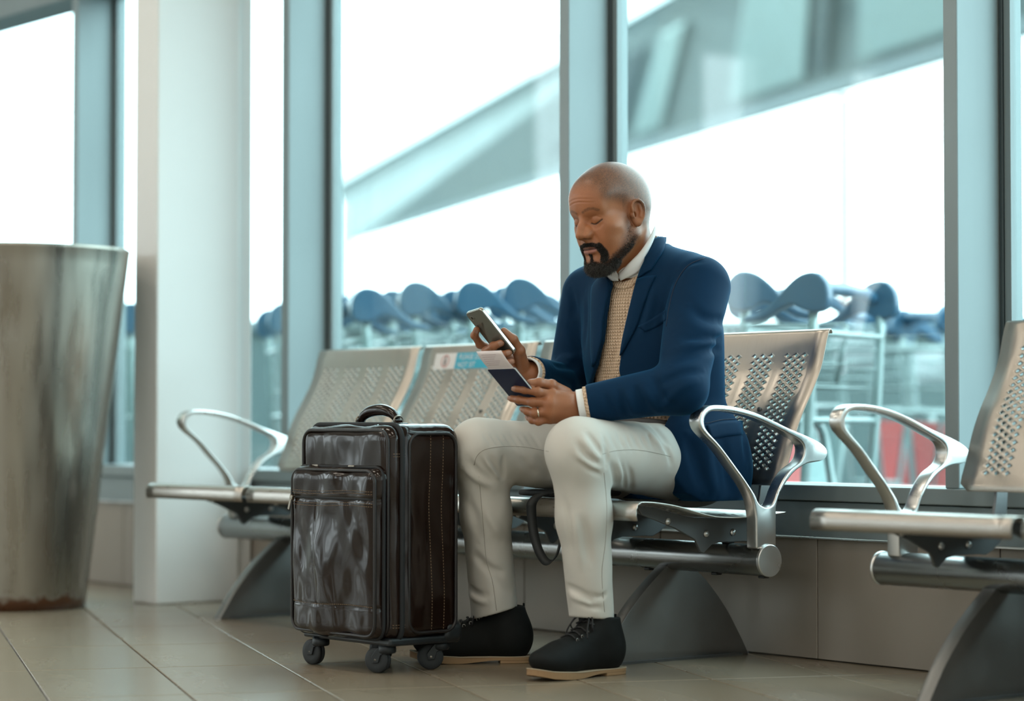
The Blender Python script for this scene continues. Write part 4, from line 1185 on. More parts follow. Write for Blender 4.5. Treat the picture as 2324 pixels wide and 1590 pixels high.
# finger nails
NAIL = mat('finger_nail', (.36, .19, .13), .35)
for spec, sgn in ((LF, 1), (RF, 1)):
    for i, (pts, rad) in enumerate(spec[:4]):
        tip, dip = pts[3], pts[2]; ax = (tip - dip) / np.linalg.norm(tip - dip)
        out = -FW.astype(f32); out = out - ax * (out @ ax); out /= np.linalg.norm(out); sd = np.cross(ax, out)
        V = []; n = 6
        for a_ in np.linspace(-.0035, .0062, n):
            for b_ in np.linspace(-1, 1, 7):
                w_ = .0050 * (1 - .25 * max(0, (a_ - .003) / .004)); y_ = b_ * w_
                V.append(tip + ax * a_ + sd * y_ + out * (math.sqrt(max(0, (rad[3]) ** 2 - y_ ** 2 * .8)) + .0004 - .10 * max(0, a_ - .002)))
        F = [(r_ * 7 + c_, r_ * 7 + c_ + 1, (r_ + 1) * 7 + c_ + 1, (r_ + 1) * 7 + c_) for r_ in range(n - 1) for c_ in range(6)]
        under_man(np_mesh('finger_nail', np.array(V), np.array(F), NAIL))
# ring on the near hand
c0, c1 = LF[2][0][0], LF[2][0][1]; rp = c0 * .22 + c1 * .78; ax = (c1 - c0) / np.linalg.norm(c1 - c0); u_ = np.cross(ax, A(0, 0, 1)); u_ /= np.linalg.norm(u_); v_ = np.cross(ax, u_)
for k_ in (-1, 0, 1):
    pass
ringpts = [tuple(rp + (u_ * math.cos(t) + v_ * math.sin(t)) * .0103) for t in np.linspace(0, 2 * math.pi, 25)[:-1]]
o = under_man(tube('finger_ring', ringpts, .0021, GOLD, None, 8, True)); 
# beard hair: thousands of short curled strands
bq = beard_mask(hl(HVt.astype(f32)))
fw_ = bq[HFt].mean(1) ** 1.6
NH = 20000
S = trimesh_sample(HVt, HFt, fw_, NH, 21); Nn = gradn(S, head_fn, .0025)
ql = hl(S.astype(f32)); chinw = sstep(-ql[:, 2], .078, .105) * sstep(ql[:, 1], .03, .06)
r_ = np.random.default_rng(4)
edge = beard_mask(ql)
ln = r_.uniform(.0032, .0065, NH) * (.45 + .55 * edge) + chinw * r_.uniform(.004, .013, NH)
down = np.array([0, -.25, -1.0]); d0 = Nn + r_.normal(0, .45, (NH, 3)) + down * .35; d0 /= np.linalg.norm(d0, axis=1)[:, None]
d1 = d0 + r_.normal(0, .8, (NH, 3)) + down * .5; d1 /= np.linalg.norm(d1, axis=1)[:, None]
p0 = S - Nn * .0006; p1 = p0 + d0 * (ln * .55)[:, None]; p2 = p1 + d1 * (ln * .45)[:, None]
sd = np.cross(d0, r_.normal(size=(NH, 3))); sd /= np.linalg.norm(sd, axis=1)[:, None]; s2_ = np.cross(d0, sd)
wv = .00026
V = np.stack([p0 + sd * wv, p0 - sd * wv * .5 + s2_ * wv * .8, p0 - sd * wv * .5 - s2_ * wv * .8, p1 + sd * wv, p1 - sd * wv * .5 + s2_ * wv * .8, p1 - sd * wv * .5 - s2_ * wv * .8, p2], 1).reshape(-1, 3)
b0 = (np.arange(NH) * 7)[:, None]
T = np.array([[0, 1, 4], [0, 4, 3], [1, 2, 5], [1, 5, 4], [2, 0, 3], [2, 3, 5], [3, 4, 6], [4, 5, 6], [5, 3, 6]])
Fh = (b0[:, None, :] + T[None]).reshape(-1, 3)
cg = np.where((r_.random(NH) < .10 + .35 * chinw)[:, None], np.array([.16, .15, .14]), np.array([.014, .011, .009])).repeat(7, 0)
BEARD = attr_mat('beard_strands', 'Col', .5, .4)
bo = MM('beard', V, Fh, BEARD, cg); bo['label'] = 'short black beard and moustache'

# ---------------------------------------------------------------- things he holds
def slab(name, TLc, TRc, BLc, thick, mat_, parent, bev=.0, seg=3, rad=.008):
    TLc, TRc, BLc = [np.array(v, float) for v in (TLc, TRc, BLc)]
    u = TRc - TLc; W_ = np.linalg.norm(u); u /= W_; v = BLc - TLc; v -= u * (v @ u); H_ = np.linalg.norm(v); v /= H_; n = np.cross(u, v)
    if n @ FW < 0: n = -n
    L = []
    for cx_, cy_, a0 in ((W_ - rad, rad, -90), (W_ - rad, H_ - rad, 0), (rad, H_ - rad, 90), (rad, rad, 180)):
        for k in range(7):
            t = math.radians(a0 + 15 * k); L.append((cx_ + rad * math.cos(t), cy_ + rad * math.sin(t)))
    o = prism(name, L, [], lambda a, b, w: tuple(TLc + u * a + v * b + n * w), thick, mat_, parent, bev, seg)
    return o, (TLc, u, v, n, W_, H_)
PHB = mat('phone_back_glass', (.10, .105, .09), .12, coat=1.0, coat_rough=.03); PHF = mat('phone_frame', (.55, .54, .5), .25, 1.0); PHS = mat('phone_screen', (.01, .01, .012), .1)
ph = empty('phone'); tag(ph, 'dark smartphone held upright in the man\'s raised hand', 'phone')
TLp, TRp, BLp = PX(1055, 711, 5.720), PX(1090, 700, 5.661), PX(1136, 811, 5.751)
fr, (o_, u_, v_, n_, W_, H_) = slab('phone_frame', TLp, TRp, BLp, .0085, PHF, ph, .0015, 2, .010)
ee = .0012
g, _ = slab('phone_back', o_ + u_ * ee + v_ * ee - n_ * .0006, o_ + u_ * (W_ - ee) + v_ * ee - n_ * .0006, o_ + u_ * ee + v_ * (H_ - ee) - n_ * .0006, .0012, PHB, ph, .0004, 1, .009)
g, _ = slab('phone_screen', o_ + u_ * ee + v_ * ee + n_ * .0080, o_ + u_ * (W_ - ee) + v_ * ee + n_ * .0080, o_ + u_ * ee + v_ * (H_ - ee) + n_ * .0080, .0010, PHS, ph, .0003, 1, .009)
cc = o_ + u_ * .016 + v_ * .017 - n_ * .001
for nm, r0, r1, off, m_ in (('camera_ring', .0045, .0060, .0008, PHF), ('camera_lens', .0001, .0046, .0006, PHS)):
    V = [cc - n_ * off + (u_ * math.cos(t) + v_ * math.sin(t)) * r for t in np.linspace(0, 2 * math.pi, 21)[:-1] for r in (r0, r1)]
    V2 = [p + n_ * .0015 for p in V]
    F = [(2 * k, 2 * k + 1, (2 * k + 3) % 40, (2 * k + 2) % 40) for k in range(20)] + [(2 * k + 1, 40 + 2 * k + 1, 40 + (2 * k + 3) % 40, (2 * k + 3) % 40) for k in range(20)]
    pyd(nm, V + V2, F, m_, ph)
PASS = mat('passport_cover', (.005, .013, .050), .5, bump=.15, bscale=500, bdist=.0004); PAGE = mat('passport_pages', (.75, .72, .68), .7); BPASS = mat('boarding_pass_card', (.80, .72, .72), .6)
pp = empty('passport'); tag(pp, 'dark navy passport held with a boarding pass tucked in', 'passport')
TLp, TRp, BLp = PX(1105.5, 838.5, 5.510), PX(1167.5, 836.4, 5.448), PX(1173, 921, 5.575)
g, (o_, u_, v_, n_, W_, H_) = slab('front_cover', TLp, TRp, BLp, .0008, PASS, pp, .0002, 1, .004)
slab('back_cover', o_ + n_ * .0045, o_ + u_ * W_ + n_ * .0045, o_ + v_ * H_ + n_ * .0045, .0008, PASS, pp, .0002, 1, .004)
slab('pages', o_ + u_ * .001 + v_ * .001 + n_ * .0009, o_ + u_ * (W_ - .001) + v_ * .001 + n_ * .0009, o_ + u_ * .001 + v_ * (H_ - .001) + n_ * .0009, .0014, PAGE, pp, 0, 1, .004)
slab('pages', o_ + u_ * .001 + v_ * .001 + n_ * .0031, o_ + u_ * (W_ - .001) + v_ * .001 + n_ * .0031, o_ + u_ * .001 + v_ * (H_ - .001) + n_ * .0031, .0013, PAGE, pp, 0, 1, .004)
bp0 = empty('boarding_pass'); tag(bp0, 'pale pink boarding pass sticking out of the passport', 'boarding pass')
V = []
for j in range(9):
    s = j / 8; up_ = -.048 + .085 * s            # from above the passport to inside it
    for i in range(7):
        V.append(o_ + u_ * (.004 + .080 * i / 6 - .010 * max(0, -up_) / .048) + v_ * up_ + n_ * (.0027 + .010 * (max(0, -up_) / .048) ** 2))
g = np_mesh('card', np.array(V), np.array([(r * 7 + c, r * 7 + c + 1, (r + 1) * 7 + c + 1, (r + 1) * 7 + c) for r in range(8) for c in range(6)]), BPASS, bp0)
md = g.modifiers.new('thickness', 'SOLIDIFY'); md.thickness = .0005; md.offset = 0
PRN = mat('faint_print', (.55, .42, .45), .7)
for k in range(6):
    up_ = -.040 + .0055 * k; V = []
    for a_, b_ in ((.010, 0), (.058 - .007 * (k % 3), 0), (.058 - .007 * (k % 3), .0012), (.010, .0012)):
        q_ = up_ + b_; V.append(o_ + u_ * (.004 + a_ - .010 * max(0, -q_) / .048) + v_ * q_ + n_ * (.0027 - .0006 + .010 * (max(0, -q_) / .048) ** 2))
    pyd('printed_line', V, [(0, 1, 2, 3)], PRN, bp0)

# ---------------------------------------------------------------- suitcase
def leather(name, c, rough=.24):
    m = mat(name, c, rough, spec=.40, coat=.0, coat_rough=.12, noise=.25, nscale=5)
    t = m.node_tree; N, L = t.nodes, t.links; b = N['Principled BSDF']
    tc = N.new('ShaderNodeTexCoord'); mp = N.new('ShaderNodeMapping'); mp.inputs['Scale'].default_value = (1.6, 1.6, .7); L.new(tc.outputs['Object'], mp.inputs[0])
    n1 = N.new('ShaderNodeTexNoise'); n1.inputs['Scale'].default_value = 5; n1.inputs['Detail'].default_value = 2; n1.inputs['Distortion'].default_value = .8; L.new(mp.outputs[0], n1.inputs['Vector'])
    n2 = N.new('ShaderNodeTexNoise'); n2.inputs['Scale'].default_value = 500; L.new(tc.outputs['Object'], n2.inputs['Vector'])
    b1 = N.new('ShaderNodeBump'); b1.inputs['Strength'].default_value = .30; b1.inputs['Distance'].default_value = .02; L.new(n1.outputs['Fac'], b1.inputs['Height'])
    b2 = N.new('ShaderNodeBump'); b2.inputs['Strength'].default_value = .10; b2.inputs['Distance'].default_value = .0004; L.new(n2.outputs['Fac'], b2.inputs['Height']); L.new(b1.outputs[0], b2.inputs['Normal'])
    L.new(b2.outputs[0], b.inputs['Normal']); L.new(b2.outputs[0], b.inputs['Coat Normal'])
    return m
LEATH = leather('brown_leather', (.013, .0065, .0045), .135); PIPE = mat('dark_piping', (.010, .008, .008), .4); ZIPT = mat('zip_tape', (.008, .010, .012), .75); STITCH = mat('tan_stitching', (.22, .15, .09), .8)
ZIPM = mat('zip_metal', (.30, .27, .23), .35, 1.0); CAST = mat('caster_plastic', (.010, .014, .017), .42); RUB = mat('wheel_rubber', (.018, .022, .025), .6)
sx0, sx1, sy0, sy1, sz0, sz1 = -.180, .180, -.105, .105, .072, .566
sc_ = empty('suitcase', (-.637, -.650, 0), math.radians(1.5)); tag(sc_, 'dark brown leather spinner suitcase standing in front of the seated man', 'suitcase')
def SF_body(P):
    d = rbox(P, ((sx0 + sx1) / 2, 0, (sz0 + sz1) / 2), ((sx1 - sx0) / 2, (sy1 - sy0) / 2, (sz1 - sz0) / 2), .034)
    # soft front bulge and dents
    d = d - .006 * np.exp(-((P[:, 0] / .13) ** 2 + ((P[:, 2] - .33) / .2) ** 2)) * (P[:, 1] < 0)
    d = d + .0022 * vnoise(P * A(1, 1, .45), 34, 2) + .0012 * vnoise(P * A(1, 1, .6), 70, 8)
    d = d + .005 * np.exp(-((P[:, 1] + .068) / .012) ** 2) * (P[:, 0] > .10)         # zip channel round the front edge
    return d.astype(f32)
V, F = mesh_sdf(SF_body, (-.22, -.15, .05), (.22, .14, .60), .0045); np_mesh('body', V, F, LEATH, sc_)
px0, px1, py0, pz0, pz1 = -.176, .166, -.138, .080, .468
def SF_pocket(P):
    d = rbox(P, ((px0 + px1) / 2, (py0 + .0) / 2, (pz0 + pz1) / 2), ((px1 - px0) / 2, (0 - py0) / 2, (pz1 - pz0) / 2), .026)
    d = d - .008 * np.exp(-(((P[:, 0] + .01) / .11) ** 2 + ((P[:, 2] - .22) / .14) ** 2)) * (P[:, 1] < -.11)
    d = d + .0030 * vnoise(P * A(1, 1, .35), 40, 31) + .0016 * vnoise(P * A(1, 1, .5), 85, 12)
    d = d + .0035 * np.exp(-((P[:, 2] - .397) / .004) ** 2) + .0020 * np.exp(-((P[:, 2] - .150) / .0025) ** 2) + .0018 * np.exp(-((P[:, 0] + .045 + .02 * np.sin((P[:, 2] - .15) * 9)) / .0022) ** 2) * (P[:, 2] > .15) * (P[:, 2] < .39)
    return d.astype(f32)
V, F = mesh_sdf(SF_pocket, (-.21, -.165, .06), (.20, .02, .50), .0038); np_mesh('front_pocket', V, F, LEATH, sc_)
def rrect(x0, x1, z0, z1, r, n=6):
    L = []
    for cx_, cz_, a0 in ((x1 - r, z0 + r, -90), (x1 - r, z1 - r, 0), (x0 + r, z1 - r, 90), (x0 + r, z0 + r, 180)):
        for k in range(n + 1):
            t = math.radians(a0 + 90 * k / n); L.append((cx_ + r * math.cos(t), cz_ + r * math.sin(t)))
    return L
tube('piping', [(a, sy0 + .004, b) for a, b in rrect(sx0 + .012, sx1 - .012, sz0 + .012, sz1 - .012, .032)], .0042, PIPE, sc_, 8, True)
tube('piping', [(a, py0 + .006, b) for a, b in rrect(px0 + .006, px1 - .006, pz0 + .006, pz1 - .006, .030)], .0040, PIPE, sc_, 8, True)
tube('zip_tape', [(a, -.112, b) for a, b in rrect(px0 - .001, px1 + .001, pz0 - .001, pz1 + .001, .032)], .0045, ZIPT, sc_, 8, True)
tube('zip_tape', [(a, -.070, b) for a, b in rrect(sx0 - .0005, sx1 + .0005, sz0 - .0005, sz1 + .0005, .036)], .0062, ZIPT, sc_, 8, True)
for s in (-1, 1):
    X_ = sx1 if s > 0 else sx0
    tube('piping', [(X_ + s * .0005, a, b) for a, b in rrect(-.050, sy1 - .020, sz0 + .020, sz1 - .020, .030)], .0042, PIPE, sc_, 8, True)
def stitches(nm, pts, r=.0008, seg=.0042, gap=.0028):
    P_ = resample(pts, max(3, int(np.linalg.norm(np.diff(np.array(pts, float), axis=0), axis=1).sum() / .0007)))
    L = []; k1 = max(2, int(seg / .0007)); k2 = max(1, int(gap / .0007)); i = 0
    while i + k1 < len(P_):
        L.append(([tuple(P_[i]), tuple(P_[i + k1])], r)); i += k1 + k2
    o = tubes(nm, L, STITCH, sc_, 4); return o
def on_sdf(fn, p, d):
    p = np.array(p, f32); d = np.array(d, f32)
    for _ in range(80):
        v = float(fn(p[None])[0])
        if v < .0002: break
        p = p + d * max(v * .7, .0002)
    return tuple(p)
for yy in (.012, .048): stitches('stitching', [on_sdf(SF_body, (.24, yy + .004 * math.sin(z_ * 12), z_), (-1, 0, 0)) for z_ in np.linspace(sz0 + .025, sz1 - .02, 40)])
for zz in (.414, .408, .386, .380, .153): stitches('stitching', [on_sdf(SF_pocket, (x_, -.2, zz + .002 * math.sin(x_ * 20)), (0, 1, 0)) for x_ in np.linspace(px0 + .012, px1 - .012, 40)])
for zz in (.500, .494, .106, .112): stitches('stitching', [on_sdf(SF_body, (.24, y_, zz), (-1, 0, 0)) for y_ in np.linspace(-.092, -.056, 8)])
Wz = [on_sdf(SF_pocket, (x_, -.2, .397), (0, 1, 0)) for x_ in np.linspace(px0 + .012, px1 - .012, 20)]
tube('zip_tape', [(p[0], p[1] + .001, p[2]) for p in Wz], .0042, ZIPT, sc_, 8)
def zip_pull(p, tilt):
    e = box('zip_pull', (-.004, -.006, -.030), (.004, -.0045, 0), ZIPM, sc_, .001, 1); e.location = p; e.rotation_euler = (0, tilt, 0)
    box('zip_slider', (-.006, -.006, -.004), (.006, .002, .006), ZIPM, e, .001, 1)
zip_pull((px0 + .022, py0 - .004, .395), math.radians(20))
for xx in (-.09, .055):
    e = box('zip_pull', (-.020, -.004, .004), (.004, .0, .008), ZIPM, sc_, .001, 1); e.location = (xx, -.114, pz1 - .003)
# handle on top
zt = sz1 + .002
gp = spline([(-.075, 0, zt + .010), (-.060, 0, zt + .022), (-.03, 0, zt + .031), (.01, 0, zt + .033), (.045, 0, zt + .026), (.066, 0, zt + .012)], 6)
tube('handle_grip', gp, [(.009 + .005 * math.sin(math.pi * i / (len(gp) - 1))) for i in range(len(gp))], LEATH, sc_, 12)
for xx in (-.078, .072):
    tube('handle_ring', [(xx, .013 * math.cos(t), zt + .009 + .010 * math.sin(t)) for t in np.linspace(0, 6.283, 17)[:-1]], .0022, ZIPM, sc_, 6, True)
    box('handle_mount', (xx - .030, -.017, zt - .006), (xx + .018, .017, zt + .003), LEATH, sc_, .003, 2)
    box('handle_strap', (xx - .004, -.011, zt + .001), (xx + .004, .011, zt + .011), LEATH, sc_, .002, 1)
box('handle_plate', (-.125, -.024, zt - .006), (.125, .024, zt - .001), LEATH, sc_, .003, 2)
# base tray, corner guards and casters
box('base_tray', (sx0 + .010, sy0 + .004, .064), (sx1 - .004, sy1 - .002, .082), CAST, sc_, .006, 2)
def guard(P): return smax(rbox(P, (.153, .080, .090), (.030, .029, .026), .018), -(rbox(P, (0, 0, (sz0 + sz1) / 2), ((sx1 - sx0) / 2 - .001, (sy1 - sy0) / 2 - .001, (sz1 - sz0) / 2), .034)), .003)
V, F = mesh_sdf(guard, (.10, .03, .05), (.20, .13, .16), .004); np_mesh('corner_guard', V, F, CAST, sc_)
def caster(x, y, ang):
    c = empty('caster', (x, y, 0), ang); c.parent = sc_
    lathe('caster_housing', [(.020, .068), (.021, .050), (.018, .046), (.012, .045)], CAST, c, 20)
    for s in (-1, 1):
        prism('fork', [(-.012, .062), (.014, .062), (.012, .052), (-.010, .042), (-.016, .024), (-.031, .023), (-.034, .038), (-.022, .054)], [], lambda u, v, w, s=s: (u, s * .0130 + (w - .002), v), .004, CAST, c, .001, 1)
    for s in (-1, 1):
        t = lathe('tyre', [(.016, -.0048), (.027, -.0048), (.0300, -.002), (.0300, .002), (.027, .0048), (.016, .0048)], RUB, c, 24, 'y'); t.location = (-.024, s * .0058, .0302)
        h = lathe('hub', [(.003, -.0052), (.0165, -.004), (.0165, .004), (.003, .0054)], CAST, c, 16, 'y'); h.location = (-.024, s * .0058, .0302)
    lathe('axle', [(.003, -.015), (.0035, -.0145), (.0035, .0145), (.003, .015)], ZIPM, c, 10, 'y').location = (-.024, 0, .0302)
for x, y, a in ((-.118, -.085, 10), (.135, -.078, 25), (-.118, .068, -165), (.140, .072, 60)): caster(x, y, math.radians(a))
bpy.context.view_layer.update()

# ---------------------------------------------------------------- black bag on the seat with its strap hanging down
NYL = mat('black_nylon', (.007, .009, .010), .6, bump=.3, bscale=900, bdist=.0005)
bag = empty('shoulder_bag', (-.46, -.2, .39)); tag(bag, 'flat black nylon bag under the man\'s thigh with strap hanging down', 'bag')
def bagf(P): return rbox(P, (-.44, -.235, .4050), (.085, .095, .0085), .008) + .001 * vnoise(P, 90, 4).astype(f32)
V, F = mesh_sdf(bagf, (-.56, -.39, .38), (-.33, -.12, .43), .004)
o = np_mesh('bag_body', V, F, NYL, bag); o.matrix_parent_inverse = Matrix.Translation((.46, .2, -.39))
SP = [(-.370, -.300, .400), (-.370, -.372, .404), (-.372, -.402, .388), (-.374, -.404, .360), (-.368, -.402, .315), (-.352, -.400, .275), (-.328, -.398, .250), (-.308, -.394, .252), (-.296, -.388, .275), (-.292, -.380, .32), (-.292, -.372, .36)]
SPs = spline(SP, 5); V = []
for i, p in enumerate(SPs):
    t_ = i / (len(SPs) - 1); w_ = .0125 - .004 * t_; an = math.radians(0 + 75 * min(1, max(0, (t_ - .35) * 2)))
    dx = np.array([.62 * math.cos(an * .7), .72 * math.cos(an * .7), math.sin(an * .9)]); dx /= np.linalg.norm(dx)
    V += [p - dx * w_, p + dx * w_]
o = np_mesh('bag_strap', np.array(V), np.array([(2 * i, 2 * i + 1, 2 * i + 3, 2 * i + 2) for i in range(len(SPs) - 1)]), NYL, bag); o.matrix_parent_inverse = Matrix.Translation((.46, .2, -.39))
md = o.modifiers.new('thickness', 'SOLIDIFY'); md.thickness = .002

# ---------------------------------------------------------------- waste bin at the left edge
bx, by = -2.842, -.478
bn = empty('waste_bin', (bx, by, 0)); tag(bn, 'tall tapered galvanised steel waste bin with rusty base', 'bin')
def binr(z): return .205 + (.338 - .205) * z / 1.11
pr = [(.198, 0), (.205, .002)] + [(binr(z), z) for z in np.linspace(.03, 1.10, 24)] + [(.339, 1.106), (.335, 1.110), (.328, 1.106)] + [(binr(z) - .010, z) for z in (1.0, .6, .2)] + [(.05, .19)]
BIN = lathe('bin_shell', pr, BINM, bn, 64)
bm = bmesh.new(); bm.from_mesh(BIN.data)
for v in bm.verts:
    a = math.atan2(v.co.y, v.co.x); r0 = math.hypot(v.co.x, v.co.y)
    dd = math.exp(-((a + .55) / .10) ** 2 - ((v.co.z - .88) / .05) ** 2) * .010 + math.exp(-((a + .25) / .16) ** 2 - ((v.co.z - .45) / .25) ** 2) * .006
    k = (r0 - dd) / max(r0, 1e-6); v.co.x *= k; v.co.y *= k
bm.to_mesh(BIN.data); bm.free()
# rust creeping up from the floor
t = BINM.node_tree; N, L = t.nodes, t.links; b = N['Principled BSDF']
tc = N.new('ShaderNodeTexCoord'); sp_ = N.new('ShaderNodeSeparateXYZ'); L.new(tc.outputs['Object'], sp_.inputs[0])
nz = N.new('ShaderNodeTexNoise'); nz.inputs['Scale'].default_value = 22; nz.inputs['Detail'].default_value = 8; L.new(tc.outputs['Object'], nz.inputs['Vector'])
m1 = N.new('ShaderNodeMath'); m1.operation = 'MULTIPLY'; m1.inputs[1].default_value = 9.0; L.new(sp_.outputs['Z'], m1.inputs[0])
m2 = N.new('ShaderNodeMath'); m2.operation = 'ADD'; L.new(m1.outputs[0], m2.inputs[0]); L.new(nz.outputs['Fac'], m2.inputs[1])
rp_ = N.new('ShaderNodeMapRange'); rp_.inputs['From Min'].default_value = .75; rp_.inputs['From Max'].default_value = .95; rp_.inputs['To Min'].default_value = 1; rp_.inputs['To Max'].default_value = 0; L.new(m2.outputs[0], rp_.inputs['Value'])
src = b.inputs['Base Color'].links[0].from_socket
mx = N.new('ShaderNodeMix'); mx.data_type = 'RGBA'; mx.inputs['B'].default_value = (.09, .035, .014, 1); L.new(rp_.outputs[0], mx.inputs['Factor']); L.new(src, mx.inputs['A']); L.new(mx.outputs['Result'], b.inputs['Base Color'])
mm_ = N.new('ShaderNodeMapRange'); mm_.inputs['To Min'].default_value = .9; mm_.inputs['To Max'].default_value = .1; L.new(rp_.outputs[0], mm_.inputs['Value']); L.new(mm_.outputs[0], b.inputs['Metallic'])

# ---------------------------------------------------------------- outside: forecourt, canopy, luggage trolleys
ASPH = mat('asphalt', (.035, .045, .046), .85, noise=.2, nscale=3)
o = box('ground', (-70, .57, -.5), (40, 90, -.06), ASPH); tag(o, kind='structure')
CAN = mat('canopy_soffit', (.37, .43, .43), .7, noise=.1, nscale=.3); FAS = mat('canopy_fascia', (.66, .74, .75), .5); CAND = mat('canopy_beam', (.17, .21, .22), .7); CANW = mat('canopy_panel', (.55, .68, .66), .7)
def W(px, py, zc=None, D=None):
    if D is None: D = (zc - CAM[2]) * FPX / (HORIZON - py)
    return Vector(at(px, py, D=D))
cn = empty('canopy', tuple(W(1300, 960, D=34).xy) + (4.5,)); tag(cn, 'long blurred canopy roof sloping across the view outside the glass', 'canopy')
inv = Matrix.Translation(-Vector(cn.location))
def cpart(nm, V, F, m_):
    o = pyd(nm, V, F, m_, cn); o.matrix_parent_inverse = inv; return o
def hexa(nm, bot, thick, m_):
    V = [Vector(p) for p in bot]; V2 = [p + Vector((0, 0, thick)) for p in V]; n = len(V)
    return cpart(nm, V + V2, [tuple(range(n)), tuple(range(n, 2 * n))] + [(i, (i + 1) % n, n + (i + 1) % n, n + i) for i in range(n)], m_)
L0, L1, L2 = W(765, 440, 5.6), W(1500, 40, 5.6), W(2420, -465, 5.6)
R0, R1, R2, R3 = W(800, 546, 4.6), W(1410, 362, 4.6), W(2140, 142, 4.6), W(2500, 33, 4.6)
def lerp(a, b, t): return a * (1 - t) + b * t
hexa('soffit', [L0, L1, L2, R3, R2, R1, R0], .25, CAN)
out = Vector((-RT[0], -RT[1], 0))
hexa('fascia', [L0 + out * .35, L1 + out * .35, L2 + out * .35, L2, L1, L0], .42, FAS)
hexa('edge_beam', [lerp(R0, L0, .14) - Vector((0, 0, .22)), lerp(R1, L1, .14) - Vector((0, 0, .22)), lerp(R3, L2, .14) - Vector((0, 0, .22)), R3 - Vector((0, 0, .02)), R1 - Vector((0, 0, .02)), R0 - Vector((0, 0, .02))], .2, CAND)
for t0, t1, m_ in ((.02, .10, CANW), (.30, .48, CANW), (.50, .53, CAND), (.60, .86, CANW)):
    a, b_, c, d = lerp(L1, L2, t0), lerp(L1, L2, t1), lerp(R1, R3, t1), lerp(R1, R3, t0)
    dz = Vector((0, 0, .06)); hexa('soffit_panel', [lerp(a, d, .1) - dz, lerp(b_, c, .1) - dz, lerp(b_, c, .78) - dz, lerp(a, d, .78) - dz], .05, m_)
for t0, t1, m_ in ((.30, .62, CANW), (.66, .72, CAND), (.80, .98, CAND)):
    a, b_, c, d = lerp(L0, L1, t0), lerp(L0, L1, t1), lerp(R0, R1, t1), lerp(R0, R1, t0)
    dz = Vector((0, 0, .06)); hexa('soffit_panel', [lerp(a, d, .12) - dz, lerp(b_, c, .12) - dz, lerp(b_, c, .7) - dz, lerp(a, d, .7) - dz], .05, m_)
# low backdrop wall added beyond the trolleys to darken the washed-out gaps
BAR = mat('backdrop_concrete', (.075, .11, .112), .8, noise=.15, nscale=1.2)
bw = empty('added_backdrop_wall', tuple(W(1162, 960, D=14.5).xy) + (-.06,), TH + math.pi / 2 - math.radians(90)); tag(bw, 'low grey backdrop wall added behind the luggage trolleys outside', 'wall')
bw.rotation_euler = (0, 0, math.atan2(RT[1], RT[0]))
for k in range(-5, 6):
    box('backdrop_panel', (k * 2.0 - .99, -.12, 0), (k * 2.0 + .99, .12, 1.16), BAR, bw, .03, 2)
box('backdrop_coping', (-11, -.16, 1.16), (11, .16, 1.24), BAR, bw, .02, 2)
# canopy posts
POSTM = mat('canopy_post', (.40, .46, .47), .6); POSTR = mat('lamp_post_paint', (.16, .085, .065), .6)
def post(px, top, D, w_, m_, label):
    b0 = W(px, 960 + (CAM[2] + .06) * FPX / D, D=D); t0 = W(px, top, D=D)
    e = empty('canopy_post', (b0.x, b0.y, -.06)); tag(e, label, 'post')
    h_ = t0.z + .06
    lathe('post_shaft', [(w_, .0), (w_, .02), (w_ * .92, h_ - .1), (w_, h_)], m_, e, 16)
    lathe('post_base', [(w_ * 1.8, 0), (w_ * 1.8, .05), (w_ * 1.1, .08)], m_, e, 16)
post(1919, 216, 31.5, .085, POSTR, 'thin pinkish post outside the right window pane')
post(785, 470, 42, .12, POSTM, 'thick grey canopy post outside beside the second mullion')
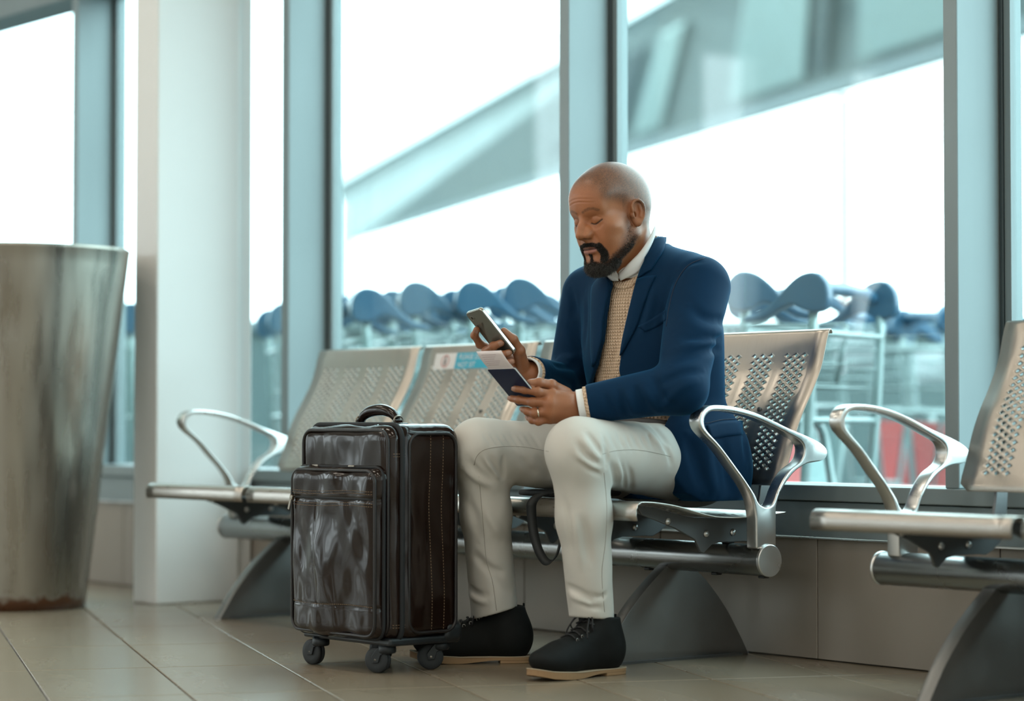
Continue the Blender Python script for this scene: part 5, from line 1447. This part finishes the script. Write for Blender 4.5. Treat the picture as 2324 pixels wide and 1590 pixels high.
# luggage trolleys
TB = mat('trolley_blue_plastic', (.014, .080, .150), .35); TS = mat('trolley_steel', (.30, .38, .38), .4, .6); TP = mat('trolley_panel', (.20, .33, .33), .5); TR = mat('trolley_red_panel', (.45, .035, .03), .5); TLb = mat('trolley_label', (.6, .64, .66), .6)
def make_trolley():
    r = empty('luggage_trolley')
    # local: x forward, y left, z up; handle at the back (x = 0)
    tube('handle_bar', spline([(.02, -.25, 1.00), (.015, -.12, 1.015), (.015, .12, 1.015), (.02, .25, 1.00)], 5), .020, TB, r, 10)
    for s in (-1, 1):
        L = [(-0.057, 0.979), (-0.049, 1.025), (-0.016, 1.056), (0.033, 1.051), (0.078, 1.019), (0.117, 0.977), (0.163, 0.943), (0.215, 0.929), (0.215, 0.912), (0.156, 0.919), (0.104, 0.947), (0.058, 0.962), (0.019, 0.943), (-0.019, 0.938), (-0.047, 0.95)]
        L = [tuple(p) for p in spline(L, 3, True)]
        prism('handle_paddle', L, [], lambda u, v, w, s=s: (u, s * .262 + w - .0225, v), .045, TB, r, .008, 2)
    up_ = [tube('upright', spline([(.0, s * .255, .95), (.02, s * .255, .6), (.06, s * .24, .22), (.12, s * .22, .13)], 5), .016, TS, r, 8) for s in (-1, 1)]
    for z_, x_ in ((.88, .0), (.62, .02), (.30, .05)): tube('cross_bar', [(x_, -.25, z_), (x_, .25, z_)], .011, TS, r, 8)
    bl = []
    for k in range(9): bl.append(([(.02 + .26 * k / 8, -.22, .72), (.02 + .26 * k / 8, .22, .72)], .003)); 
    for k in range(9): yy = -.22 + .44 * k / 8; bl += [([(.02, yy, .72), (.28, yy, .72)], .003), ([(.28, yy, .72), (.31, yy, .90)], .003)]
    for z_ in (.78, .84, .90): bl += [([(.31 - (.90 - z_) * .17, -.22, z_), (.31 - (.90 - z_) * .17, .22, z_)], .003), ([(.0, -.22, z_), (.31, -.22, z_)], .003), ([(.0, .22, z_), (.31, .22, z_)], .003)]
    tubes('wire_basket', bl, TS, r, 5)
    box('basket_card', (.300, -.19, .75), (.306, .19, .88), TLb, r, .001, 1)
    tube('rest_frame', [(p[0], p[1], p[2]) for p in [(.10 + .16 * (z_ - .15), y_, z_) for y_, z_ in rrect(-.20, .20, .15, .62, .08)]], .014, TS, r, 8, True)
    prism('rest_panel', rrect(-.16, .0, .22, .56, .04), [], lambda u, v, w: (.10 + .16 * (v - .15) + w - .003, u, v), .006, TP, r)
    prism('advert_panel', rrect(.0, .20, .18, .58, .02), [], lambda u, v, w: (.09 + .16 * (v - .15) + w - .003, u, v), .006, TR, r)
    for s in (-1, 1): tube('base_rail', spline([(.08, s * .22, .13), (.4, s * .19, .12), (.75, s * .10, .11), (.84, 0, .11)], 4), .017, TS, r, 8)
    for k in range(5): tube('deck_slat', [(.18 + .12 * k, -.19 + .018 * k, .128), (.18 + .12 * k, .19 - .018 * k, .128)], .010, TS, r, 6)
    prism('front_bumper', [(.70, .16), (.90, .16), (.90, .10), (.80, .09), (.70, .10)], [], lambda u, v, w: (u, w - .13, v), .26, TB, r, .01, 2)
    for x_, y_ in ((.12, -.22), (.12, .22), (.80, 0)):
        w_ = lathe('wheel', [(.02, -.016), (.055, -.016), (.06, -.01), (.06, .01), (.055, .016), (.02, .016)], RUB, r, 18, 'y'); w_.location = (x_, y_, .0605)
        prism('wheel_fork', [(-.02, .125), (.02, .125), (.012, .05), (-.012, .05)], [], lambda u, v, w, x_=x_, y_=y_: (x_ + u, y_ + .018 + w, v), .004, TS, r)
    return r
tr0 = make_trolley()
def place(i, px, py, D, ang, label):
    """px,py: picture point of the handle top; D: distance"""
    p = W(px, py, D=D)
    o = tr0 if i == 0 else copy_tree(tr0)
    h_ = p.z + .06
    o.location = (p.x, p.y, -.06); o.rotation_euler = (0, 0, ang); s_ = h_ / 1.065; o.scale = (s_, s_, s_)
    tag(o, label, 'trolley', 'luggage trolleys outside the glass'); return o
fa = math.atan2(RT[1], RT[0])                       # towards the right of the picture
spots = [
    (800, 657, 9.0, fa + .25, 'luggage trolley with blue handle outside, leftmost beside the second mullion'),
    (915, 643, 9.2, fa + .20, 'luggage trolley outside, second blue handle from the second mullion'),
    (1048, 642, 9.2, fa + .15, 'luggage trolley outside, blue handle just above the raised phone'),
    (1160, 634, 9.3, fa + .10, 'luggage trolley outside, blue handle just left of the middle mullion'),
    (1690, 622, 7.9, fa - .10, 'luggage trolley outside whose handle shows right beside the man\'s shoulder'),
    (1925, 622, 7.6, fa + 2.6, 'luggage trolley close to the glass, highest blue handle right of the man'),
    (2060, 690, 11.0, fa + .5, 'luggage trolley farther back outside, left one of two beside the right mullion'),
    (2125, 690, 10.8, fa + .4, 'luggage trolley farther back outside, directly left of the right mullion'),
    (1760, 634, 9.4, fa + .3, 'luggage trolley behind the highest handle outside, right of the man'),
    (290, 690, 10.0, fa + .2, 'luggage trolley outside glimpsed between waste bin and pillar'),
    (625, 690, 10.2, fa + .2, 'luggage trolley outside glimpsed between pillar and second mullion'),
    (980, 668, 10.4, fa + .2, 'luggage trolley outside in the back row between two blue handles'),
    (1215, 668, 10.3, fa + .1, 'luggage trolley outside in the back row directly beside the middle mullion'),
    (1985, 705, 12.0, fa + .5, 'luggage trolley outside in the farthest row, low handle right of the near trolley'),
    (2320, 700, 11.0, fa + .5, 'luggage trolley outside at the right edge beyond the last mullion'),
    (870, 672, 10.6, fa + .2, 'luggage trolley outside in the back row next to leftmost blue handle'),
]
for i, sp in enumerate(spots): place(i, *sp)

bpy.context.view_layer.update()
